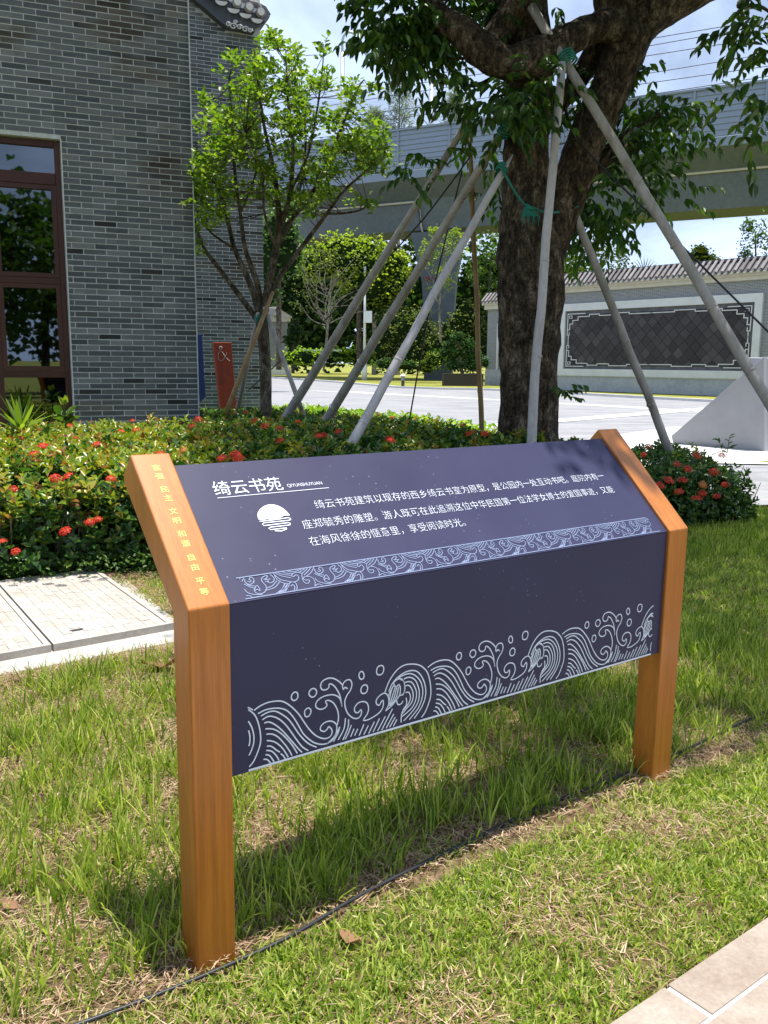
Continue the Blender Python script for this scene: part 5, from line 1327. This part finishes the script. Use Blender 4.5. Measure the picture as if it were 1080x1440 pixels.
# bright groundcover between the hedge and the plaza
def gc():
    u = RNG.uniform(0, 1); x = RNG.uniform(-5.5, 1.9); y = RNG.uniform(12.6, 19.0)
    lim = np.interp(x, [-5.5, -1.5, .2, 1.9], [19.0, 18.6, 16.0, 12.6])
    if y > lim: return None
    if x < -2.6 and y < 16.5 and (Vector((x, y, 0)) - cornerA).dot(bd) < .4: return None
    return (x, y, 0.02)
weeds('groundcover', 5200, gc, .10, 'leaf_cover', .58)
def gc2():
    p = gc()
    return p if p and p[1] < 15.5 and p[0] < -1.5 else None
weeds('dark_groundcover', 900, gc2, .09, 'leaf_mid', .66)
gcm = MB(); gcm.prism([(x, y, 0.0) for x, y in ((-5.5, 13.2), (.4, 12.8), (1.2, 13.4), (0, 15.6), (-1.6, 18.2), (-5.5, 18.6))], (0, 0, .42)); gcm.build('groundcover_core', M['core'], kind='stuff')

# spiky potted-looking plant at the window
dp = at(30, 606, 8.6)
drac = thing('spiky_plant', (dp.x, dp.y, .5), 'bright green spiky-leaved plant in front of the window', 'plant')
for i in range(22):
    a = i * 2.4 + .3; el = R(18 + 60 * (i / 22)); L_ = random.uniform(.34, .46)
    d = Vector((math.cos(a) * math.cos(el), math.sin(a) * math.cos(el) * .8, math.sin(el))); side = d.cross(Vector((0, 0, 1))).normalized() * .022
    V = []; 
    for j, t in enumerate((0, .3, .65, .9, 1.0)):
        c = dp + d * (L_ * t) + Vector((0, 0, -.16 * L_ * t * t * (1.4 - el))); w_ = (.6, 1, .85, .4, .02)[j]
        V += [tuple(c - side * w_), tuple(c + Vector((0, 0, -.006))), tuple(c + side * w_)]
    F = []
    for j in range(4):
        b = j * 3; F += [(b, b + 1, b + 4, b + 3), (b + 1, b + 2, b + 5, b + 4)]
    link('leaf', np_mesh('leaf', V, F), M['leaf_lime'], drac)
MB().tube([Vector((dp.x, dp.y, .02)), dp], .03, 8).build('stem', M['bark_smooth'], drac)
yp = at(92, 590, 8.4)
yb = thing('budding_shoot', (yp.x, yp.y, .5), 'tall leafy shoot with a yellow bud poking above the hedge by the window frame', 'plant')
leaves(yb, np.array([tuple(yp)] * 8) + RNG.normal(0, .03, (8, 3)), rand_dirs(8, .1, .8), UP + RNG.normal(0, .3, (8, 3)), np.full(8, .17), P_OVAL, M['leaf_mid'], 8)
MB().tube([Vector((yp.x, yp.y, .1)), yp + Vector((.0, 0, .16))], .008, 6).build('stem', M['leaf_mid'], yb)
leaves(yb, np.array([tuple(yp + Vector((0, 0, .13)))] * 5), rand_dirs(5, .8, 1), UP * .3 + RNG.normal(0, .5, (5, 3)), np.full(5, .11), P_OVAL, M['leaf_yellow'], 5, leaf_name='bud')

# ================================================================== BACKGROUND VEGETATION
def bg_tree(name, label, blobs, Y, leaf, mat, trunk=None, cat='tree', dens=1.0, group=None, kind=None, depth=.6, core_=True, parts=0, tm='bark_smooth', nl=5, solid=None):
    solid = dens >= .7 if solid is None else solid
    leaf = leaf * (.72 if name != 'far_wood' else .8)
    """blobs in photo pixels (u, v, ru, rv) at distance Y"""
    k = Y / CAM_F; u0, v0 = blobs[0][0], blobs[0][1]; b = at(u0, v0, Y); b.z = 0
    root = thing(name, tuple(b), label, cat, group)
    if kind: root['kind'] = kind
    C = []
    for (u, v, ru, rv) in blobs:
        c = np.array(at(u, v, Y)); n = int(max(40, dens * ru * rv * k * k / (leaf * leaf) * 2.6))
        d = rand_dirs(n); r = RNG.random(n) ** .38
        lump = np.array([1 + .28 * noise.noise(Vector(tuple(q * 2.2)) + Vector((u, v, 0))) for q in d])
        C.append(c + d * (r * lump)[:, None] * np.array([ru * k, (ru + rv) / 2 * k * depth, rv * k]))
    if solid:
        cm_ = MB()
        for (u, v, ru, rv) in blobs:
            c = at(u, v, Y); b_ = len(cm_.v); nu, nv_ = 10, 7
            for i in range(nv_):
                ph = math.pi * (i + .5) / nv_
                for j in range(nu):
                    tt = 2 * math.pi * j / nu; d = Vector((math.sin(ph) * math.cos(tt), math.sin(ph) * math.sin(tt), math.cos(ph)))
                    r = .66 * (1 + .3 * noise.noise(d * 2.2 + Vector((u, v, 0)))); q = c + Vector((d.x * ru * k, d.y * (ru + rv) / 2 * k * depth, d.z * rv * k)) * r
                    cm_.v.append((q.x, q.y, max(q.z, .02)))
            for i in range(nv_ - 1):
                for j in range(nu): cm_.f.append([b_ + i * nu + j, b_ + (i + 1) * nu + j, b_ + (i + 1) * nu + (j + 1) % nu, b_ + i * nu + (j + 1) % nu])
            cm_.f.append([b_ + j for j in range(nu)]); cm_.f.append([b_ + (nv_ - 1) * nu + j for j in range(nu)][::-1])
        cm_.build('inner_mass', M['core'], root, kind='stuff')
    C = np.concatenate(C); C = C[C[:, 2] > .05]
    P = np.repeat(C, nl, 0) + RNG.normal(0, leaf * .55, (len(C) * nl, 3))
    D = rand_dirs(len(P), -.4, .8); leaves(root, P, D, UP + RNG.normal(0, .5, P.shape), leaf * RNG.uniform(.55, 1.15, len(P)), P_CLUMP, M[mat], parts)
    if trunk:
        for tr in trunk:
            pts = [tuple(at(q[0], q[1], Y)) + (q[2] / 2 * k,) for q in tr]
            S = spline(pts, 4); MB().tube([Vector(q[:3]) for q in S], [max(float(q[3]), .012) for q in S], 7, .06).build('trunk' if tr is trunk[0] else 'branch', M[tm], root, smooth=True)
    return root
bg_tree('far_wood', 'dark wood filling the gap under the viaduct', [(400, 430, 60, 110), (470, 420, 60, 110), (540, 420, 60, 105), (600, 440, 60, 100), (680, 430, 60, 100), (740, 440, 60, 95), (800, 450, 60, 85), (340, 440, 60, 100), (430, 490, 60, 26), (540, 490, 70, 26)], 125, 1.3, 'leaf_dark', kind='stuff', cat=None, dens=1.6, depth=.2)
bg_tree('leafy_tree', 'mid-green tree showing right beside the rear brick wall', [(392, 330, 34, 36), (378, 380, 22, 60), (400, 300, 22, 16), (405, 360, 26, 30)], 45, .30, 'leaf_mid', [[(392, 520, 8), (392, 420, 7), (392, 340, 4)]], dens=1.0)
bg_tree('leafy_tree', 'broad yellow-green tree under the viaduct left of the pier', [(500, 365, 60, 34), (450, 370, 34, 30), (545, 375, 32, 30), (480, 350, 40, 20), (520, 400, 50, 34), (560, 400, 24, 26)], 79, .42, 'leaf_yellow', [[(505, 510, 8), (505, 430, 7), (505, 370, 3)]], dens=1.3)
bg_tree('leafy_tree', 'darker green tree just left of the viaduct pier', [(555, 375, 26, 26), (545, 410, 34, 30), (500, 430, 44, 30)], 81, .42, 'leaf_mid', dens=.9)
bare = [[(455, 522, 3.2), (460, 470, 3.5), (463, 430, 3.2), (466, 390, 2)]]
for i in range(26):
    a = -math.pi / 2 + random.uniform(-1.25, 1.25); L_ = random.uniform(30, 72); u, v = 461 + random.uniform(-2, 3), random.uniform(405, 460)
    bare.append([(u, v, 2.2), (u + math.cos(a) * L_ * .5, v + math.sin(a) * L_ * .5 + 3, 1.4), (u + math.cos(a + .2) * L_, v + math.sin(a + .2) * L_, .6)])
bg_tree('bare_branched_tree', 'slender pale tree with many bare twigs before the dark wood', [(440, 385, 36, 26), (480, 380, 34, 28), (455, 360, 30, 14), (430, 420, 26, 20)], 76, .24, 'leaf_olive', bare, dens=.12, tm='bark_pale')
bg_tree('olive_shrub', 'large grey-green rounded shrub left of the viaduct pier', [(560, 465, 34, 40), (590, 470, 24, 40), (545, 490, 28, 30), (575, 495, 40, 28)], 78.5, .34, 'leaf_olive', dens=.9, cat='shrub', parts=0)
bg_tree('olive_shrub', 'large pale olive shrub behind the cloud-pruned pine', [(655, 450, 30, 28), (635, 475, 30, 34), (672, 478, 24, 40), (612, 490, 24, 26), (650, 500, 44, 26)], 78, .34, 'leaf_olive', dens=.9, cat='shrub')
yt = [[(620, 482, 3.5), (618, 430, 3), (622, 390, 2.2), (626, 340, 1.2)]] + [[(620, 430 - i * 9, 1.5), (620 + (1 if i % 2 else -1) * 14, 410 - i * 10, 1), (620 + (1 if i % 2 else -1) * 24, 388 - i * 10, .6)] for i in range(6)]
bg_tree('young_tree', 'young bright yellow-green tree in front of the pier', [(620, 345, 26, 16), (604, 350, 14, 14), (640, 350, 16, 16), (622, 375, 26, 18), (618, 400, 20, 14), (642, 330, 12, 8), (612, 325, 10, 6), (600, 362, 10, 10)], 69.5, .22, 'leaf_yellow', yt, dens=.30, tm='bark_pale')
bg_tree('leafy_tree', 'mid-green tree between the pier and the big trunk', [(690, 350, 26, 28), (672, 385, 20, 24), (698, 390, 20, 34), (690, 420, 24, 24)], 72, .42, 'leaf_mid', [[(688, 500, 5), (688, 420, 5), (690, 360, 2)]], dens=.55)
# cloud-pruned pine in a dark planter
pr_ = bg_tree('cloud_pruned_pine', 'dense dark green cloud-pruned pine in a low planter on the verge', [(645, 474, 15, 8), (632, 485, 12, 8), (658, 484, 14, 8), (626, 497, 12, 7), (668, 499, 12, 8), (650, 496, 16, 7), (640, 514, 18, 8), (664, 514, 16, 9), (682, 510, 9, 8)], 62, .16, 'leaf_pine', [[(650, 526, 5), (647, 505, 4), (645, 480, 3)]], dens=1.1, cat='tree')
M['dark_planter'] = plain('dark_planter_stone', (0.045, 0.036, 0.03), 0.9)
MB().box(Vector((at(651, 530, 61.5).x, 61.8, at(651, 529, 61.5).z - .3)), 55 * 61.5 / CAM_F, 1.6, .95).build('planter', M['dark_planter'], pr_)
bg_tree('low_shrub', 'bright clipped low shrubs at the far kerb left of the white post', [(430, 502, 34, 12), (470, 502, 34, 12), (405, 505, 22, 10), (500, 502, 26, 13), (525, 505, 14, 11)], 82, .40, 'leaf_cover', dens=1.2, cat='shrub', parts=0)
bg_tree('low_shrub', 'dark and bright low shrubs right of the white post', [(545, 512, 26, 9), (575, 515, 28, 8), (600, 517, 18, 10), (615, 505, 12, 14)], 72, .26, 'leaf_mid', dens=1.1, cat='shrub')
bg_tree('low_shrub', 'small yellow-green shrub just left of the planter', [(608, 508, 14, 12), (598, 514, 12, 8)], 70, .22, 'leaf_yellow', dens=1, cat='shrub')  # same yellow-green leaf mix all over the shrub
bg_tree('fan_palm', 'small dark palm beside the gate pillar', [(415, 465, 10, 14), (408, 478, 8, 10)], 92, .5, 'leaf_dark', [[(412, 525, 5), (413, 495, 5), (414, 468, 3)]], dens=.7, cat='palm')
# behind the screen wall
bg_tree('leafy_tree', 'pale green tree top behind the screen wall next to the big trunk', [(850, 362, 34, 20), (815, 368, 26, 22), (872, 372, 20, 14), (838, 345, 18, 10), (800, 375, 16, 18)], 75, .36, 'leaf_yellow', [[(840, 420, 4), (845, 360, 2)]], dens=.5)
bg_tree('leafy_tree', 'compact yellow-green tree top above the middle of the screen wall', [(985, 362, 20, 12), (968, 366, 10, 8), (1000, 368, 12, 8), (985, 352, 8, 6)], 78, .36, 'leaf_yellow', [[(985, 400, 3), (985, 360, 2)]], dens=.9)
bg_tree('leafy_tree', 'tall sparse tree above the right end of the screen wall', [(1058, 345, 18, 24), (1052, 318, 10, 12), (1072, 330, 14, 30), (1082, 350, 14, 30), (1048, 362, 10, 10)], 66, .28, 'leaf_mid', [[(1064, 400, 3), (1062, 330, 2)]], dens=.5)
pm = bg_tree('far_palm', 'spiky palm top just above the screen wall coping', [(905, 384, 6, 3)], 75, .3, 'leaf_dark', cat='palm', dens=.5)
for i in range(15):
    a = math.pi * (.04 + .92 * i / 14); L_ = 1.5; c = at(905, 386, 75)
    MB().tube([c, c + Vector((math.cos(a) * L_ * .6, 0, math.sin(a) * L_ * .6)), c + Vector((math.cos(a) * L_, .1, math.sin(a) * L_ * .9))], [.05, .04, .01], 4).build('frond', M['leaf_mid'], pm)
# wispy casuarinas beyond the viaduct
def casuarina(u, vt, vb, w, label, Y=115):
    k = Y / CAM_F; b = at(u, vb, Y); root = thing('casuarina', (b.x, b.y, 0), label, 'tree')
    top = at(u, vt, Y)
    MB().tube([(b.x, b.y, 0), tuple(top)], [.35, .04], 6, .05).build('trunk', M['bark_pale'], root)
    P, D = [], []
    n = 420
    for _ in range(n):
        f = random.random(); f = 1 - (1 - f) ** 1.1; h = b.z + (top.z - b.z) * f; rad = w * k * (1 - f) ** .6 * random.random() + .15; a = random.uniform(0, 2 * math.pi)
        P.append((b.x + (top.x - b.x) * f + math.cos(a) * rad, b.y + math.sin(a) * rad, h)); D.append((math.cos(a) * .6, math.sin(a) * .6, random.uniform(-.2, 1.0)))
    P = np.repeat(np.array(P), 6, 0) + RNG.normal(0, .32, (n * 6, 3)); D = np.repeat(np.array(D), 6, 0) + RNG.normal(0, .4, (n * 6, 3))
    leaves(root, P, D, UP + RNG.normal(0, .5, P.shape), RNG.uniform(.5, 1.0, len(P)), leaf_proto(.05), M['leaf_grey'], 0)
casuarina(562, 88, 240, 26, 'tallest wispy grey casuarina rising over the viaduct left of the mast')
casuarina(528, 158, 240, 18, 'short wispy casuarina between the lime-green tree and the mast')
casuarina(640, 132, 240, 22, 'wispy casuarina just right of the mast')
casuarina(505, 190, 250, 16, 'small faint casuarina behind the tips of the lime-green tree')

# trees behind the viewer, seen in the window panes
def behind(x, y, w, h, label):
    root = thing('roadside_wood', (x, y, 0), None, None); root['kind'] = 'stuff'
    n = 900; d = rand_dirs(n); P = np.array([x, y, h * .55]) + d * (RNG.random((n, 1)) ** .4) * np.array([w, 2, h * .48])
    P = np.repeat(P, 5, 0) + RNG.normal(0, .25, (n * 5, 3))
    leaves(root, P, rand_dirs(len(P), -.5, .8), UP + RNG.normal(0, .5, P.shape), RNG.uniform(.25, .5, len(P)), P_CLUMP, M['leaf_mid'], 0)
    for q in (-.5, .3): MB().tube([(x + w * q, y, 0), (x + w * q + .4, y, h * .7)], [.22, .1], 8, .1).build('trunk', M['bark'], root)
behind(2.5, -16, 5.5, 10, ''); behind(12, -20, 6, 9, ''); behind(-6, -17, 5, 8.5, '')
sheet('access_road', [(-40, -7.5), (40, -7.5), (40, -4.2), (-40, -4.2)], M['plaza'], 0.01)
# ================================================================== GRASS AND STRAW
pole_polys = []
def lawn_mask(x, y):
    """True where grass may grow"""
    ok = (x > -5) & (x < 6.4)
    # not on the covers / apron
    dx, dy = x - c4.x, y - c4.y
    e = dx * ce.x + dy * ce.y; a = dx * cd.x + dy * cd.y
    ok &= ~((a < .76) & (e > -.22) & (e < 1.6))
    # not on the near paving
    w_ = (x - e0.x) * ei.x + (y - e0.y) * ei.y
    ok &= w_ < -0.01
    # not inside hedge / bush
    s = (x - HO.x) * hd.x + (y - HO.y) * hd.y; t = (x - HO.x) * hn.x + (y - HO.y) * hn.y
    ok &= ~((t > 0.0) & (s < 6.8)); 
    ok &= y < 9.12
    return ok
def in_view(x, y, m=60):
    P = np.stack([x, y, np.full_like(x, .03)], -1); u, v = project(P)
    return (u > -m) & (u < 1080 + m) & (v < 1440 + 140) & (v > 500) & (y > .8)
def scatter(n, x0, x1, y0, y1):
    x = RNG.uniform(x0, x1, n); y = RNG.uniform(y0, y1, n); k = lawn_mask(x, y) & in_view(x, y); return x[k], y[k]
def nz(x, y, s, o=0.0): return np.array([noise.noise(Vector((a * s, b * s, o))) for a, b in zip(x, y)])
def blades(name, x, y, H, W, lean, mat, flat=False, z0=0.0):
    n = len(x); a = RNG.uniform(0, 2 * np.pi, n); b = RNG.uniform(0, 2 * np.pi, n)
    side = np.stack([np.cos(a), np.sin(a), np.zeros(n)], 1) * (W / 2)[:, None]
    ln = np.stack([np.cos(b), np.sin(b), np.zeros(n)], 1) * (lean * H)[:, None]
    base = np.stack([x, y, np.full(n, -.008) + (.02 + .012 * RNG.random(n)) * flat + z0], 1)
    up = np.stack([np.zeros(n), np.zeros(n), H], 1)
    hz_ = np.sqrt(np.clip(1 - lean ** 2, .02, 1))[:, None]
    p1 = base + up * .45 * hz_ + ln * .28; p2 = base + up * .82 * hz_ + ln * .66; p3 = base + up * 1.0 * hz_ + ln * 1.0
    V = np.stack([base - side * .8, base + side * .8, p1 - side, p1 + side, p2 - side * .7, p2 + side * .7, p3], 1).reshape(-1, 3)
    o = np.arange(n)[:, None] * 7
    F = np.concatenate([o + np.array([[0, 1, 3, 2]]), o + np.array([[2, 3, 5, 4]])], 0)
    T3 = o + np.array([[4, 5, 6]])
    me = bpy.data.meshes.new(name)
    me.vertices.add(len(V)); me.vertices.foreach_set('co', V.astype(np.float32).ravel())
    nq, nt = len(F), len(T3)
    me.loops.add(nq * 4 + nt * 3); me.loops.foreach_set('vertex_index', np.concatenate([F.ravel(), T3.ravel()]).astype(np.int32))
    me.polygons.add(nq + nt); me.polygons.foreach_set('loop_start', np.concatenate([np.arange(nq) * 4, nq * 4 + np.arange(nt) * 3]).astype(np.int32))
    me.update(calc_edges=True)
    return link(name, me, mat, kind='stuff')
# side of the hose line: >0 behind the sign (longer, tufted), <0 in front (short, matted)
def side_of(x, y): return -(x - SX) * math.sin(S_TH) + (y - SY) * math.cos(S_TH)
def rows(dens_list):
    X, Y_ = [], []
    for (x0, x1, y0, y1, d) in dens_list:
        x, y = scatter(int((x1 - x0) * (y1 - y0) * d), x0, x1, y0, y1); X.append(x); Y_.append(y)
    return np.concatenate(X), np.concatenate(Y_)
# short matted grass everywhere
x, y = rows([(-1.6, 2.2, 1.2, 2.6, 30000), (-3.2, 3.2, 2.6, 4.6, 19000), (-3.6, 5.5, 4.6, 9.15, 10000)])
p = nz(x, y, 3.2, 1) + .6 * nz(x, y, 9, 2); sd = side_of(x, y)
keep = RNG.random(len(x)) < np.clip(.60 + p * .8 + (sd < 0) * .35 + (y > 4.6) * .35, .10, 1)
keep &= ~((sd > 0) & (sd < 2.4) & (RNG.random(len(x)) < .5) & (x < .9) & (y < 4.7))
keep &= ~((np.abs(sd + .01) < .032) & (RNG.random(len(x)) < .93))
x, y = x[keep], y[keep]; n = len(x)
blades('short_grass', x, y, RNG.uniform(.020, .062, n) * (1 + .3 * (y > 4.5)), RNG.uniform(.0034, .0066, n) * (1 + .25 * (y > 4.5)), RNG.uniform(.35, 1.25, n), M['grass'])
# upright tufts behind the sign line
x, y = rows([(-2.4, 2.6, 1.7, 4.9, 6500)])
sd = side_of(x, y); p = nz(x, y, 4.5, 7) + .7 * nz(x, y, 14, 9)
keep = (sd > .045) & (RNG.random(len(x)) < np.clip(.42 + p * 1.6, .02, .95)) & (sd < 2.3)
x, y = x[keep], y[keep]; n = len(x)
blades('tall_grass', x, y, RNG.uniform(.06, .165, n), RNG.uniform(.0036, .0072, n), RNG.uniform(.1, .75, n), M['grass'])
# broad weeds in the front strip
x, y = rows([(-1.6, 2.4, 1.2, 3.6, 15000)]); p = nz(x, y, 6, 21) + .6 * nz(x, y, 17, 22); k_ = (side_of(x, y) < .0) & (RNG.random(len(x)) < np.clip(.5 + 1.5 * p, .05, 1)); x, y = x[k_], y[k_]; n = len(x)
blades('broad_grass', x, y, RNG.uniform(.025, .055, n), RNG.uniform(.005, .0088, n), RNG.uniform(.5, 1.5, n), M['grass'])
# grass edge tufts against the plaza on the right and along the bush foot
x, y = rows([(2.0, 5.6, 6.8, 9.15, 2600)]); n = len(x)
blades('verge_grass', x, y, RNG.uniform(.05, .12, n), RNG.uniform(.005, .008, n), RNG.uniform(.1, .7, n), M['grass'])
# straw, lying
x, y = rows([(-1.6, 2.2, 1.2, 2.6, 11000), (-3.2, 3.2, 2.6, 4.9, 14000), (-3.6, 5.0, 4.9, 9.1, 700)])
p = nz(x, y, 3.2, 1) + .4 * nz(x, y, 11, 5); keep = RNG.random(len(x)) < np.clip((.66 - .40 * (side_of(x, y) < 0)) - p * 1.3, .05, 1); x, y = x[keep], y[keep]; n = len(x)
blades('straw_litter', x, y, RNG.uniform(.010, .030, n), RNG.uniform(.0016, .0042, n), RNG.uniform(.8, 3.2, n), M['straw'], flat=True)
# straw heap along the hedge foot and the cover edges
s = RNG.uniform(-2, 3.0, 9000); t = -np.abs(RNG.normal(0, .12, 9000)) + .0
P = np.array(HO) + s[:, None] * np.array(hd) + t[:, None] * np.array(hn)
blades('straw_heap', P[:, 0], P[:, 1], RNG.uniform(.02, .06, len(P)), RNG.uniform(.003, .006, len(P)), RNG.uniform(.8, 3.0, len(P)), M['straw'], flat=True, z0=.018)
e = RNG.uniform(-.32, 1.6, 3500); a = .74 + np.abs(RNG.normal(0, .1, 3500)); e2 = -.22 - np.abs(RNG.normal(0, .06, 3500)); a2 = RNG.uniform(-1.2, .9, 3500)
P = np.concatenate([np.array(c4) + a[:, None] * np.array(cd) + e[:, None] * np.array(ce), np.array(c4) + a2[:, None] * np.array(cd) + e2[:, None] * np.array(ce)])
blades('straw_edging', P[:, 0], P[:, 1], RNG.uniform(.02, .05, len(P)), RNG.uniform(.0025, .005, len(P)), RNG.uniform(1.0, 3.4, len(P)), M['straw'], flat=True)

# fallen leaves
fl = ((222, 932, .17, 'large curled brown leaf on the concrete beside the left post'), (200, 925, .09, 'small brown leaf touching the concrete apron edge'), (160, 1198, .06, 'brown leaf in the grass left of the left post'), (15, 1268, .055, 'reddish brown leaf at the left edge of the grass'),
      (492, 1312, .085, 'tan crumpled leaf in front of the hose under the sign'))
for (u, v, s, l) in fl:
    c = on_ground(u, v, .035 if s < .1 else .055); a = random.uniform(0, 6.28)
    V, F = [], []
    for i in range(7):
        t = i / 6; w_ = math.sin(math.pi * min(1, t * 1.02 + .03)) ** .8 * .30 * s
        px_, py_ = (t - .5) * s * math.cos(a), (t - .5) * s * math.sin(a); zc_ = .10 * s * (t - .5) ** 2 * 4 + .05 * s * math.sin(t * 9 + u)
        for k in (-1, -.5, 0, .5, 1): V.append((c.x + px_ - math.sin(a) * w_ * k, c.y + py_ + math.cos(a) * w_ * k, c.z - .012 + zc_ + .07 * s * abs(k) * (1 if k > 0 else -.6) + random.uniform(-.05, .05) * s))
    for i in range(6):
        for k in range(4): b = i * 5 + k; F.append((b, b + 1, b + 6, b + 5))
    me = np_mesh('fallen_leaf', V, F); me.polygons.foreach_set('use_smooth', [True] * len(F))
    tag(link('fallen_leaf', me, M['dead_leaf']), l, 'leaf')
